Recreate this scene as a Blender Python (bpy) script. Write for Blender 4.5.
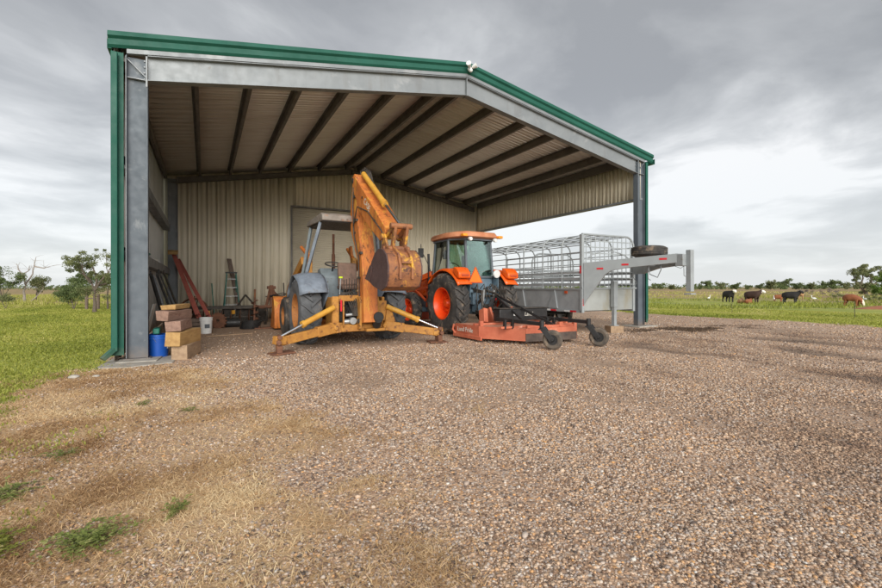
import bpy, bmesh, math, random
import numpy as np
from mathutils import Vector, Matrix, Euler
R = math.radians
random.seed(7)
rng = np.random.default_rng(7)
scene = bpy.context.scene
for o in list(bpy.data.objects): bpy.data.objects.remove(o)
COL = scene.collection

# ------------------------------------------------------------------ camera
YAW = 28.73
cd = bpy.data.cameras.new('camera'); cam = bpy.data.objects.new('camera', cd); COL.objects.link(cam)
cd.sensor_width = 36; cd.lens = 431 / 882 * 36; cd.clip_start = 0.05; cd.clip_end = 8000
cd.shift_y = -(294 - 287.3) / 882
cam.location = (0, 0, 1.2); cam.rotation_euler = (R(90), R(0.08), R(-YAW))
scene.camera = cam
scene.view_settings.view_transform = 'Standard'; scene.view_settings.look = 'None'
scene.view_settings.exposure = 1.13; scene.view_settings.gamma = 1.0
scene.view_settings.use_curve_mapping = False

# ------------------------------------------------------------------ node helpers
def nn(nt, t, **kw):
    n = nt.nodes.new(t)
    for k, v in kw.items(): setattr(n, k, v)
    return n
def lk(nt, a, b): nt.links.new(a, b)
def ramp(nt, fac, stops, interp='LINEAR'):
    r = nn(nt, 'ShaderNodeValToRGB'); cr = r.color_ramp; cr.interpolation = interp
    while len(cr.elements) < len(stops): cr.elements.new(0.5)
    for e, (p, c) in zip(cr.elements, stops):
        e.position = p; e.color = (c[0], c[1], c[2], 1) if hasattr(c, '__len__') else (c, c, c, 1)
    lk(nt, fac, r.inputs['Fac']); return r.outputs['Color']
def noise(nt, vec, scale, detail=4, rough=0.55, dist=0.0, out='Fac'):
    n = nn(nt, 'ShaderNodeTexNoise'); n.inputs['Scale'].default_value = scale
    n.inputs['Detail'].default_value = detail; n.inputs['Roughness'].default_value = rough
    n.inputs['Distortion'].default_value = dist
    if vec is not None: lk(nt, vec, n.inputs['Vector'])
    return n.outputs[out]
def mixc(nt, fac, a, b, blend='MIX'):
    m = nn(nt, 'ShaderNodeMix', data_type='RGBA', blend_type=blend)
    for sock, v in ((m.inputs[0], fac), (m.inputs[6], a), (m.inputs[7], b)):
        if hasattr(v, 'is_linked'): lk(nt, v, sock)
        elif hasattr(v, '__len__'): sock.default_value = (v[0], v[1], v[2], 1)
        else: sock.default_value = v
    return m.outputs[2]
def mth(nt, op, a, b=None, c=None, clamp=False):
    m = nn(nt, 'ShaderNodeMath', operation=op); m.use_clamp = clamp
    for i, v in enumerate((a, b, c)):
        if v is None: continue
        if hasattr(v, 'is_linked'): lk(nt, v, m.inputs[i])
        else: m.inputs[i].default_value = v
    return m.outputs[0]

# ------------------------------------------------------------------ world: overcast sky
w = bpy.data.worlds.new('World'); scene.world = w; w.use_nodes = True
nt = w.node_tree; nt.nodes.clear()
SUN_EL, SUN_AZ = 22, 196            # azimuth clockwise from +Y
out = nn(nt, 'ShaderNodeOutputWorld')
sky = nn(nt, 'ShaderNodeTexSky', sky_type='NISHITA'); sky.sun_disc = False
sky.sun_elevation = R(SUN_EL); sky.sun_rotation = R(SUN_AZ)
bg1 = nn(nt, 'ShaderNodeBackground'); lk(nt, sky.outputs[0], bg1.inputs[0]); bg1.inputs[1].default_value = 0.1
tc = nn(nt, 'ShaderNodeTexCoord'); sp = nn(nt, 'ShaderNodeSeparateXYZ'); lk(nt, tc.outputs['Generated'], sp.inputs[0])
zz = mth(nt, 'ADD', mth(nt, 'MAXIMUM', sp.outputs[2], 0.0), 0.16)
cx = nn(nt, 'ShaderNodeCombineXYZ')
lk(nt, mth(nt, 'DIVIDE', sp.outputs[0], zz), cx.inputs[0]); lk(nt, mth(nt, 'DIVIDE', sp.outputs[1], zz), cx.inputs[1])
mp = nn(nt, 'ShaderNodeMapping'); lk(nt, cx.outputs[0], mp.inputs[0]); mp.inputs['Location'].default_value = (6.1, 8.3, 0.0)
big = noise(nt, mp.outputs[0], 0.42, 5, 0.48, 0.35)
fine = noise(nt, mp.outputs[0], 1.7, 6, 0.55, 0.35)
cl = mth(nt, 'ADD', mth(nt, 'MULTIPLY', big, 0.68), mth(nt, 'MULTIPLY', fine, 0.32))
ccol = ramp(nt, cl, [(0.42, (0.172, 0.176, 0.182)), (0.475, (0.225, 0.229, 0.234)), (0.525, (0.315, 0.319, 0.323)), (0.575, (0.45, 0.45, 0.45))])
hz = ramp(nt, sp.outputs[2], [(0.0, 0.85), (0.06, 0.66), (0.15, 0.42), (0.24, 0.10), (0.4, 0.0)])
ccol = mixc(nt, hz, ccol, (0.39, 0.405, 0.418))
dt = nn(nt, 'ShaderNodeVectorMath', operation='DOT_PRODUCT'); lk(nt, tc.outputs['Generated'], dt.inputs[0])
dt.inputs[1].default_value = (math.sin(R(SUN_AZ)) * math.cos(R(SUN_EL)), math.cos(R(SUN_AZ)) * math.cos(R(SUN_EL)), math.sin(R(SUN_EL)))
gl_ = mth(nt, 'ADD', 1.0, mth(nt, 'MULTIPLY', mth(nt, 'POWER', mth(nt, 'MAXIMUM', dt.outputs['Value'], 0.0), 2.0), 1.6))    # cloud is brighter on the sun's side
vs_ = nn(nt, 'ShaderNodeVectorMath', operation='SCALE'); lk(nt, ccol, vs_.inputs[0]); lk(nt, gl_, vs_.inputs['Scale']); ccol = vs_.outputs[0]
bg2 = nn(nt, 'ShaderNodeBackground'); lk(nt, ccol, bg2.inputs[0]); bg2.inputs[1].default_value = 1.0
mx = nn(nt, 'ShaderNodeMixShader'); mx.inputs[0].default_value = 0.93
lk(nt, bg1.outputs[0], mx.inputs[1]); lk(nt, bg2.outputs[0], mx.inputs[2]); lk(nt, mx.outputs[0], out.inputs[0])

sd = bpy.data.lights.new('sun', 'SUN'); sun = bpy.data.objects.new('sun', sd); COL.objects.link(sun)
sd.energy = 1.5; sd.angle = R(42); sd.color = (1.0, 0.965, 0.91)
dv = Vector((math.sin(R(SUN_AZ)) * math.cos(R(SUN_EL)), math.cos(R(SUN_AZ)) * math.cos(R(SUN_EL)), math.sin(R(SUN_EL))))
sun.rotation_euler = dv.to_track_quat('Z', 'Y').to_euler()
try:
    scene.cycles.max_bounces = 8; scene.cycles.diffuse_bounces = 5; scene.cycles.transparent_max_bounces = 12
except Exception: pass

# ------------------------------------------------------------------ materials
def mat(name, c1, c2=None, scale=6.0, rough=0.6, metal=0.0, bump=0.0, bscale=40, spec=0.4, extra=None, stretch=None):
    m = bpy.data.materials.new(name); m.use_nodes = True; nt = m.node_tree
    p = nt.nodes['Principled BSDF']; t = nn(nt, 'ShaderNodeTexCoord'); vec = t.outputs['Object']
    if stretch:
        mpn = nn(nt, 'ShaderNodeMapping'); mpn.inputs['Scale'].default_value = stretch; lk(nt, vec, mpn.inputs[0]); vec = mpn.outputs[0]
    n1 = noise(nt, vec, scale, 6, 0.6)
    c2 = c2 or tuple(x * 0.75 for x in c1)
    c = ramp(nt, n1, [(0.32, c2), (0.62, c1)])
    if extra:                       # (colour, threshold, scale): stains, rust, dirt
        for (ec, th, es) in extra:
            f = ramp(nt, noise(nt, vec, es, 8, 0.68, 0.4), [(th, 0.0), (th + 0.09, 1.0)])
            c = mixc(nt, f, c, ec)
    lk(nt, c, p.inputs['Base Color'])
    rr = ramp(nt, noise(nt, vec, scale * 3, 4), [(0.3, max(0, rough - 0.12)), (0.7, min(1, rough + 0.12))])
    lk(nt, rr, p.inputs['Roughness'])
    p.inputs['Metallic'].default_value = metal; p.inputs['Specular IOR Level'].default_value = spec
    if bump:
        b = nn(nt, 'ShaderNodeBump'); b.inputs['Strength'].default_value = bump; b.inputs['Distance'].default_value = 0.01
        lk(nt, noise(nt, vec, bscale, 5), b.inputs['Height']); lk(nt, b.outputs[0], p.inputs['Normal'])
    return m
def streak(m, axis_scale, col, th=0.55, amt=0.6):      # run-down dirt streaks with their own shape
    nt = m.node_tree; p = nt.nodes['Principled BSDF']; src = p.inputs['Base Color'].links[0].from_socket
    t = nn(nt, 'ShaderNodeTexCoord'); mp_ = nn(nt, 'ShaderNodeMapping'); mp_.inputs['Scale'].default_value = axis_scale
    lk(nt, t.outputs['Object'], mp_.inputs[0])
    f = ramp(nt, noise(nt, mp_.outputs[0], 1.0, 6, 0.65), [(th, 0.0), (th + 0.15, amt)])
    lk(nt, mixc(nt, f, src, col), p.inputs['Base Color'])
    return m
RUST = (0.13, 0.05, 0.022)
MT = {}
MT['green'] = mat('green_paint', (0.016, 0.10, 0.070), (0.011, 0.078, 0.054), 1.5, 0.55, 0, 0.03, 20, spec=0.25)
MT['galv'] = streak(mat('galvanised_steel', (0.235, 0.25, 0.258), (0.19, 0.205, 0.215), 2.2, 0.5, 0.2, 0.05, 30, extra=[((0.29, 0.30, 0.305), 0.58, 1.6), ((0.16, 0.145, 0.13), 0.66, 6)]), (3, 3, 0.5), (0.17, 0.165, 0.16), 0.55, 0.5)
def splash(m, h=.55):
    nt = m.node_tree; p = nt.nodes['Principled BSDF']; src = p.inputs['Base Color'].links[0].from_socket
    t = nn(nt, 'ShaderNodeTexCoord'); s_ = nn(nt, 'ShaderNodeSeparateXYZ'); lk(nt, t.outputs['Object'], s_.inputs[0])
    v = mth(nt, 'SUBTRACT', mth(nt, 'MULTIPLY', noise(nt, t.outputs['Object'], 5, 6, .7), h * 2), s_.outputs[2])
    lk(nt, mixc(nt, ramp(nt, v, [(0.0, 0.0), (0.45, 0.75)]), src, (.27, .18, .11)), p.inputs['Base Color'])
MT['galvcol'] = streak(mat('blue_grey_column_steel', (0.115, 0.135, 0.155), (0.085, 0.10, 0.117), 2.6, 0.6, 0.1, 0.05, 30, extra=[((0.20, 0.215, 0.225), 0.60, 1.6)]), (3, 3, 0.5), (0.13, 0.14, 0.15), 0.55, 0.5)
MT['purlin'] = mat('purlin_steel', (0.17, 0.155, 0.135), (0.12, 0.11, 0.10), 2.0, 0.55, 0.3)
MT['girt'] = mat('girt_steel', (0.23, 0.24, 0.25), (0.15, 0.16, 0.17), 2.0, 0.55, 0.3)
MT['beige'] = streak(mat('beige_sheet', (0.74, 0.67, 0.52), (0.70, 0.63, 0.485), 0.8, 0.5, 0.0, 0.02, 10), (2.5, 2.5, 0.35), (0.50, 0.42, 0.30), 0.55, 0.45)
MT['whitewall'] = streak(mat('pale_sheet', (0.62, 0.62, 0.58), (0.56, 0.56, 0.52), 0.8, 0.5, 0.05), (2.5, 2.5, 0.3), (0.28, 0.27, 0.23), 0.55, 0.4)
MT['ceiling'] = streak(mat('roof_underside', (0.80, 0.765, 0.69), (0.75, 0.71, 0.63), 1.2, 0.5, 0.0), (0.6, 3.5, 1), (0.60, 0.53, 0.44), 0.52, 0.5)
MT['rooftop'] = mat('roof_top', (0.5, 0.5, 0.48), None, 1.0, 0.4, 0.3)
MT['door'] = streak(mat('door_curtain', (0.58, 0.52, 0.40), (0.54, 0.48, 0.365), 1.2, 0.5), (1, 1, 2.5), (0.28, 0.23, 0.16), 0.55, 0.4)
MT['concrete'] = mat('concrete', (0.40, 0.37, 0.32), (0.28, 0.255, 0.22), 8, 0.9, 0, 0.4, 60, extra=[((0.22, 0.17, 0.11), 0.56, 6)])
MT['boom'] = mat('rusty_orange_paint', (0.60, 0.205, 0.042), (0.46, 0.125, 0.03), 4, 0.6, 0, 0.25, 40, extra=[((0.66, 0.34, 0.05), 0.56, 3.0), ((0.36, 0.11, 0.03), 0.53, 5), (RUST, 0.565, 11), ((0.08, 0.04, 0.025), 0.60, 26)], stretch=(1.4, 1.4, 0.45))
MT['yellow'] = mat('worn_yellow_paint', (0.58, 0.31, 0.045), (0.50, 0.23, 0.03), 6, 0.5, 0, 0.1, 40, extra=[(RUST, 0.62, 10)])
MT['yframe'] = mat('dirty_yellow_frame', (0.46, 0.215, 0.04), (0.33, 0.14, 0.032), 7, 0.65, 0, 0.25, 50, extra=[(RUST, 0.55, 9), ((0.07, 0.05, 0.035), 0.62, 16)])
MT['rust'] = mat('brown_rust', (0.20, 0.09, 0.05), (0.12, 0.055, 0.035), 9, 0.8, 0.1, 0.5, 60, extra=[((0.40, 0.18, 0.05), 0.60, 5)])
MT['bucket_rust'] = mat('bucket_steel', (0.35, 0.145, 0.06), (0.20, 0.085, 0.045), 5, 0.6, 0.15, 0.4, 50, extra=[((0.66, 0.35, 0.045), 0.53, 4), ((0.19, 0.075, 0.05), 0.55, 7), ((0.09, 0.045, 0.035), 0.56, 11)])
MT['bucket_side'] = mat('dark_bucket_side', (0.115, 0.070, 0.066), (0.08, 0.05, 0.048), 6, 0.55, 0.2, 0.3, 50, extra=[((0.2, 0.09, 0.05), 0.62, 9)])
MT['chrome'] = mat('chrome_rod', (0.75, 0.76, 0.78), (0.6, 0.62, 0.64), 3, 0.2, 1.0)
MT['tyre'] = mat('dusty_rubber', (0.070, 0.063, 0.056), (0.034, 0.032, 0.031), 5, 0.85, 0, 0.25, 60, extra=[((0.21, 0.16, 0.115), 0.545, 5), ((0.025, 0.025, 0.025), 0.6, 9)])
MT['tyre_old'] = mat('old_grey_rubber', (0.105, 0.108, 0.112), (0.065, 0.067, 0.070), 5, 0.9, 0, 0.3, 60, extra=[((0.2, 0.16, 0.12), 0.58, 5)])
MT['tyre_dirty'] = mat('muddy_rubber', (0.12, 0.095, 0.072), (0.06, 0.053, 0.047), 9, 0.9, 0, 0.3, 60, extra=[((0.22, 0.165, 0.115), 0.55, 8)])
MT['rim_rust'] = mat('rusty_rim', (0.42, 0.17, 0.04), (0.25, 0.09, 0.03), 8, 0.7, 0, 0.2, 50, extra=[(RUST, 0.55, 8)])
MT['fender'] = mat('dented_grey_fender', (0.215, 0.25, 0.295), (0.13, 0.15, 0.18), 5, 0.65, 0.1, 0.5, 9, extra=[((0.12, 0.085, 0.06), 0.585, 6), ((0.33, 0.35, 0.38), 0.62, 4)])
MT['canopy'] = mat('faded_canopy', (0.27, 0.235, 0.20), (0.17, 0.14, 0.115), 5, 0.7, 0, 0.1, 30, extra=[((0.30, 0.12, 0.05), 0.54, 3), ((0.10, 0.07, 0.05), 0.58, 9)])
MT['console'] = mat('grey_console', (0.19, 0.225, 0.24), (0.14, 0.16, 0.17), 6, 0.7, 0, 0.1, 30, extra=[((0.1, 0.07, 0.05), 0.62, 8)])
MT['vinyl'] = mat('brown_vinyl', (0.20, 0.12, 0.085), (0.12, 0.075, 0.055), 9, 0.7, 0, 0.4, 60)
MT['black'] = mat('black_paint', (0.030, 0.029, 0.029), (0.018, 0.018, 0.018), 9, 0.5, 0.1, 0.1, 50, extra=[((0.10, 0.08, 0.06), 0.62, 8)])
MT['grime'] = mat('greasy_metal', (0.085, 0.072, 0.060), (0.040, 0.035, 0.030), 12, 0.65, 0.35, 0.4, 60, extra=[((0.2, 0.12, 0.06), 0.60, 9)])
MT['orange'] = mat('orange_red_paint', (0.78, 0.115, 0.010), (0.70, 0.095, 0.009), 3, 0.32, 0, 0, 10, extra=[((0.30, 0.16, 0.09), 0.67, 9)])
MT['redrim'] = mat('red_orange_rim', (0.86, 0.085, 0.012), (0.80, 0.07, 0.010), 3, 0.38, 0, 0, 10, extra=[((0.25, 0.10, 0.05), 0.66, 9)])
MT['oldred'] = mat('dull_red_paint', (0.48, 0.075, 0.02), (0.34, 0.05, 0.018), 6, 0.55, 0, 0.1, 40, extra=[((0.14, 0.05, 0.03), 0.60, 9)])
MT['cabroof'] = mat('dusty_cab_roof', (0.54, 0.235, 0.12), (0.44, 0.155, 0.07), 4, 0.6, 0, 0.1, 30)
MT['cabgrey'] = mat('cab_grey', (0.12, 0.14, 0.155), (0.09, 0.10, 0.115), 5, 0.55)
MT['bluegrey'] = mat('blue_grey_casting', (0.13, 0.19, 0.235), (0.09, 0.13, 0.165), 7, 0.6, 0.1, 0.2, 40, extra=[((0.10, 0.085, 0.07), 0.6, 7)])
MT['mower'] = mat('faded_salmon_paint', (0.56, 0.165, 0.088), (0.43, 0.105, 0.055), 4, 0.55, 0, 0.1, 40, extra=[((0.70, 0.37, 0.27), 0.60, 3), ((0.26, 0.11, 0.06), 0.65, 10)])
MT['mowertop'] = mat('sunbleached_deck', (0.60, 0.30, 0.20), (0.50, 0.20, 0.12), 4, 0.6, 0, 0.1, 40, extra=[((0.30, 0.18, 0.11), 0.59, 5)])
MT['mowerdark'] = mat('dusty_rubber_flap', (0.13, 0.095, 0.075), (0.07, 0.055, 0.05), 9, 0.85, 0, 0.3, 40)
MT['trailer'] = mat('grey_trailer_paint', (0.33, 0.355, 0.36), (0.28, 0.30, 0.305), 2.5, 0.5, 0.1, 0.05, 30, extra=[((0.24, 0.22, 0.18), 0.66, 6)])
MT['trailerdark'] = mat('grey_trailer_slats', (0.36, 0.38, 0.385), (0.28, 0.295, 0.30), 3, 0.55, 0.1, 0.05, 30, extra=[((0.18, 0.16, 0.13), 0.63, 6)])
MT['trailerbeige'] = streak(mat('weathered_nose_panel', (0.33, 0.345, 0.33), (0.28, 0.29, 0.27), 3, 0.6, 0.0, 0.05, 30), (2, 2, 0.6), (0.26, 0.22, 0.13), 0.54, 0.6)
MT['red'] = mat('red_reflector', (0.62, 0.02, 0.03), None, 3, 0.3)
MT['white'] = mat('white_plastic', (0.72, 0.72, 0.70), (0.62, 0.62, 0.60), 5, 0.45)
MT['amber'] = mat('amber_lens', (0.90, 0.33, 0.03), (0.8, 0.26, 0.02), 5, 0.25)
MT['tri'] = mat('orange_triangle', (0.90, 0.17, 0.015), (0.9, 0.2, 0.02), 5, 0.4)
MT['wood'] = mat('raw_timber', (0.38, 0.265, 0.165), (0.25, 0.165, 0.10), 3, 0.8, 0, 0.3, 40, extra=[((0.24, 0.14, 0.08), 0.60, 3)], stretch=(5, 1, 5))
MT['woodyellow'] = mat('yellow_timber', (0.46, 0.285, 0.11), (0.31, 0.175, 0.065), 3, 0.8, 0, 0.3, 40, extra=[((0.27, 0.14, 0.05), 0.62, 3)], stretch=(5, 1, 5))
MT['woodred'] = mat('reddish_timber', (0.32, 0.20, 0.15), (0.20, 0.12, 0.09), 3, 0.85, 0, 0.6, 30, extra=[((0.19, 0.10, 0.07), 0.58, 3)], stretch=(5, 1, 5))
MT['woodgrey'] = mat('weathered_plank', (0.19, 0.14, 0.11), (0.12, 0.09, 0.07), 4, 0.9, 0, 0.3, 40, stretch=(5, 5, 1))
MT['redbeam'] = mat('red_oxide_primer', (0.42, 0.12, 0.09), (0.32, 0.085, 0.065), 4, 0.65, 0, 0.1, 40, extra=[((0.38, 0.20, 0.16), 0.66, 6)])
MT['blue'] = mat('blue_plastic', (0.012, 0.09, 0.42), (0.01, 0.075, 0.36), 4, 0.4)
MT['fgreen'] = mat('green_fibreglass', (0.02, 0.16, 0.12), None, 4, 0.5)
MT['alu'] = mat('dull_aluminium', (0.45, 0.46, 0.46), (0.34, 0.35, 0.35), 5, 0.45, 0.6)
MT['bark'] = mat('bark', (0.145, 0.115, 0.09), (0.085, 0.065, 0.05), 14, 0.95, 0, 0.6, 40)
MT['deadbark'] = mat('bleached_bark', (0.34, 0.30, 0.26), (0.22, 0.18, 0.15), 6, 0.95)
MT['paperwhite'] = mat('white_label', (0.7, 0.68, 0.6), (0.6, 0.57, 0.5), 9, 0.6)
MT['chartreuse'] = mat('yellow_green_knob', (0.6, 0.75, 0.03), None, 9, 0.4)
MT['stone'] = mat('pale_stone', (0.42, 0.39, 0.34), (0.28, 0.25, 0.21), 8, 0.9, 0, 0.4, 30)
MT['egret'] = mat('white_feathers', (0.8, 0.8, 0.78), (0.7, 0.7, 0.67), 9, 0.8)

def leafmat(name, stops, trans=0.35, rough=0.65, scale=2.0):
    m = bpy.data.materials.new(name); m.use_nodes = True; nt = m.node_tree; p = nt.nodes['Principled BSDF']
    a = nn(nt, 'ShaderNodeAttribute', attribute_name='tint'); c = ramp(nt, a.outputs['Fac'], stops)
    lk(nt, c, p.inputs['Base Color']); p.inputs['Roughness'].default_value = rough; p.inputs['Specular IOR Level'].default_value = 0.2
    t = nn(nt, 'ShaderNodeBsdfTranslucent'); lk(nt, c, t.inputs[0])
    ms = nn(nt, 'ShaderNodeMixShader'); ms.inputs[0].default_value = trans
    lk(nt, p.outputs[0], ms.inputs[1]); lk(nt, t.outputs[0], ms.inputs[2])
    lk(nt, ms.outputs[0], nt.nodes['Material Output'].inputs[0]); return m
MT['leaf'] = leafmat('mesquite_leaf', [(0, (0.11, 0.13, 0.06)), (0.5, (0.20, 0.225, 0.10)), (1, (0.32, 0.325, 0.16))])
MT['leafdark'] = leafmat('dark_leaf', [(0, (0.08, 0.11, 0.045)), (0.5, (0.145, 0.19, 0.075)), (1, (0.24, 0.285, 0.12))])
MT['leafbright'] = leafmat('bright_leaf', [(0, (0.07, 0.12, 0.025)), (0.5, (0.13, 0.21, 0.04)), (1, (0.22, 0.30, 0.07))])
MT['twig'] = leafmat('bare_twig', [(0, (0.16, 0.13, 0.11)), (1, (0.27, 0.23, 0.20))], 0.1)
MT['lawn'] = leafmat('lawn_grass', [(0, (0.16, 0.195, 0.035)), (0.5, (0.33, 0.35, 0.065)), (0.85, (0.46, 0.44, 0.12)), (1, (0.56, 0.48, 0.22))], 0.35)
MT['strawm'] = leafmat('dry_straw', [(0, (0.32, 0.18, 0.085)), (0.5, (0.62, 0.42, 0.22)), (1, (0.82, 0.66, 0.41))], 0.15)
MT['weed'] = leafmat('weed_leaf', [(0, (0.18, 0.23, 0.06)), (0.6, (0.32, 0.37, 0.10)), (1, (0.52, 0.52, 0.20))], 0.3)
MT['litter'] = leafmat('dark_litter', [(0, (0.06, 0.04, 0.03)), (1, (0.17, 0.115, 0.07))], 0.05)
def glassmat():
    m = bpy.data.materials.new('green_glass'); m.use_nodes = True; nt = m.node_tree; nt.nodes.remove(nt.nodes['Principled BSDF'])
    tr = nn(nt, 'ShaderNodeBsdfTransparent'); tr.inputs[0].default_value = (0.74, 0.88, 0.82, 1)
    gl = nn(nt, 'ShaderNodeBsdfGlossy'); gl.inputs['Roughness'].default_value = 0.03; gl.inputs[0].default_value = (0.8, 0.9, 0.88, 1)
    fr = nn(nt, 'ShaderNodeFresnel'); fr.inputs[0].default_value = 1.6
    ms = nn(nt, 'ShaderNodeMixShader'); lk(nt, mth(nt, 'ADD', fr.outputs[0], 0.05), ms.inputs[0])
    lk(nt, tr.outputs[0], ms.inputs[1]); lk(nt, gl.outputs[0], ms.inputs[2]); lk(nt, ms.outputs[0], nt.nodes['Material Output'].inputs[0]); return m
MT['glass'] = glassmat()

for k_ in ('beige', 'whitewall', 'door', 'galvcol', 'green'): splash(MT[k_], .55 if k_ in ('beige', 'whitewall', 'door') else .25)

# ------------------------------------------------------------------ mesh helpers
def tag(o, label=None, cat=None, group=None, kind=None):
    if label: o['label'] = label
    if cat: o['category'] = cat
    if group: o['group'] = group
    if kind: o['kind'] = kind
    return o
def thing(name, label, cat, loc=(0, 0, 0), rz=0, group=None):
    o = bpy.data.objects.new(name, None); COL.objects.link(o); o.empty_display_size = 0.2
    o.location = loc; o.rotation_euler = (0, 0, rz)
    return tag(o, label, cat, group)
def pmat(o):
    return Matrix.Translation(o.location) @ o.rotation_euler.to_matrix().to_4x4() if o else Matrix()
class MB:
    def __init__(s): s.v = []; s.f = []; s.m = []
    def add(s, vs, fs, mi=0):
        n = len(s.v); s.v += [Vector(v) for v in vs]; s.f += [tuple(i + n for i in f) for f in fs]; s.m += [mi] * len(fs); return s
    def box(s, c, d, rot=None, mi=0):
        x, y, z = d[0] / 2, d[1] / 2, d[2] / 2
        vs = [Vector((a * x, b * y, e * z)) for a in (-1, 1) for b in (-1, 1) for e in (-1, 1)]
        if rot is not None:
            M = rot if isinstance(rot, Matrix) else Euler(rot).to_matrix()
            vs = [M @ v for v in vs]
        vs = [v + Vector(c) for v in vs]
        return s.add(vs, [(0, 1, 3, 2), (4, 6, 7, 5), (0, 4, 5, 1), (2, 3, 7, 6), (0, 2, 6, 4), (1, 5, 7, 3)], mi)
    def b2(s, a, b, mi=0):
        a, b = Vector(a), Vector(b); return s.box((a + b) / 2, [abs(t) for t in (b - a)], None, mi)
    def bar(s, p, q, w_, h_, up=(0, 0, 1), mi=0):
        p, q = Vector(p), Vector(q); d = (q - p); L = d.length; d.normalize(); up = Vector(up)
        if abs(d.dot(up)) > 0.98: up = Vector((0, 1, 0))
        x = d.cross(up).normalized(); z = x.cross(d).normalized()
        M = Matrix((x, d, z)).transposed(); return s.box((p + q) / 2, (w_, L, h_), M, mi)
    def cyl(s, p, q, r, r2=None, n=16, mi=0, cap=True):
        p, q = Vector(p), Vector(q); d = (q - p).normalized(); r2 = r if r2 is None else r2
        a = Vector((0, 0, 1)) if abs(d.z) < 0.9 else Vector((1, 0, 0)); x = d.cross(a).normalized(); y = d.cross(x)
        vs = []
        for c, rr in ((p, r), (q, r2)):
            vs += [c + (x * math.cos(t) + y * math.sin(t)) * rr for t in (2 * math.pi * k / n for k in range(n))]
        fs = [(k, (k + 1) % n, n + (k + 1) % n, n + k) for k in range(n)]
        if cap: fs += [tuple(range(n))[::-1], tuple(range(n, 2 * n))]
        return s.add(vs, fs, mi)
    def tube(s, pts, r, n=8, mi=0, r_end=None):
        pts = [Vector(p) for p in pts]; ring = []; x = None; N = len(pts)
        for i, p in enumerate(pts):
            d = (pts[min(i + 1, N - 1)] - pts[max(i - 1, 0)])
            if d.length < 1e-9: d = Vector((0, 0, 1))
            d.normalize()
            if x is None:
                a = Vector((0, 0, 1)) if abs(d.z) < 0.9 else Vector((1, 0, 0)); x = d.cross(a).normalized()
            else: x = (x - d * x.dot(d)).normalized()
            y = d.cross(x); rr = r if r_end is None else r + (r_end - r) * i / (N - 1)
            ring += [p + (x * math.cos(2 * math.pi * k / n) + y * math.sin(2 * math.pi * k / n)) * rr for k in range(n)]
        fs = [(i * n + k, i * n + (k + 1) % n, (i + 1) * n + (k + 1) % n, (i + 1) * n + k) for i in range(N - 1) for k in range(n)]
        fs += [tuple(range(n))[::-1], tuple(range((N - 1) * n, N * n))]
        return s.add(ring, fs, mi)
    def prism(s, pts, ax, a, b, mi=0, mi_cap=None):
        n = len(pts)
        def P(u, v, t): return (t, u, v) if ax == 'x' else ((u, t, v) if ax == 'y' else (u, v, t))
        vs = [P(u, v, a) for u, v in pts] + [P(u, v, b) for u, v in pts]
        s.add(vs, [(k, (k + 1) % n, n + (k + 1) % n, n + k) for k in range(n)], mi)
        return s.add(vs, [tuple(range(n))[::-1], tuple(range(n, 2 * n))], mi if mi_cap is None else mi_cap)
    def lathe(s, prof, c=(0, 0, 0), n=40, mi=0, closed=True):      # prof: (x along axis, radius); axis = x
        m_ = len(prof); vs = []
        for k in range(n):
            t = 2 * math.pi * k / n
            vs += [(c[0] + px, c[1] + pr * math.cos(t), c[2] + pr * math.sin(t)) for px, pr in prof]
        fs = []
        for k in range(n):
            k2 = (k + 1) % n
            for j in range(m_ if closed else m_ - 1):
                j2 = (j + 1) % m_; fs.append((k * m_ + j, k * m_ + j2, k2 * m_ + j2, k2 * m_ + j))
        return s.add(vs, fs, mi)
    def sph(s, c, r, n=10, mi=0):
        rx, ry, rz = (r, r, r) if not hasattr(r, '__len__') else r; vs = []; h = n // 2
        for i in range(h + 1):
            for k in range(n):
                t, f = math.pi * i / h, 2 * math.pi * k / n
                vs.append((c[0] + rx * math.sin(t) * math.cos(f), c[1] + ry * math.sin(t) * math.sin(f), c[2] + rz * math.cos(t)))
        return s.add(vs, [(i * n + k, i * n + (k + 1) % n, (i + 1) * n + (k + 1) % n, (i + 1) * n + k) for i in range(h) for k in range(n)], mi)
    def xf(s, M, start=0):
        for i in range(start, len(s.v)): s.v[i] = M @ s.v[i]
        return s
    def build(s, name, m, parent=None, world=False, smooth=35, bevel=0, merge=True):
        me = bpy.data.meshes.new(name); vs = s.v
        if world and parent: Mi = pmat(parent).inverted(); vs = [Mi @ v for v in vs]
        me.from_pydata([tuple(v) for v in vs], [], s.f)
        ms = m if isinstance(m, (list, tuple)) else [m]
        for q in ms: me.materials.append(MT[q] if isinstance(q, str) else q)
        me.polygons.foreach_set('material_index', s.m)
        bm = bmesh.new(); bm.from_mesh(me)
        if merge: bmesh.ops.remove_doubles(bm, verts=bm.verts, dist=1e-5)
        bmesh.ops.recalc_face_normals(bm, faces=bm.faces); bm.to_mesh(me); bm.free()
        me.polygons.foreach_set('use_smooth', [True] * len(me.polygons)); me.set_sharp_from_angle(angle=R(smooth))
        o = bpy.data.objects.new(name, me); COL.objects.link(o); o.parent = parent
        if bevel:
            b = o.modifiers.new('bevel', 'BEVEL'); b.width = bevel; b.segments = 2; b.limit_method = 'ANGLE'; b.angle_limit = R(40)
        return o
def copy_thing(src, loc, rz, label=None, group=None, scale=1.0):
    c = src.copy(); COL.objects.link(c); c.location = loc; c.rotation_euler = (0, 0, rz); c.scale = (scale,) * 3
    if label: c['label'] = label
    if group: c['group'] = group
    for ch in src.children:
        d = ch.copy(); COL.objects.link(d); d.parent = c
        for g in ch.children:
            e = g.copy(); COL.objects.link(e); e.parent = d
    return c
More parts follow.
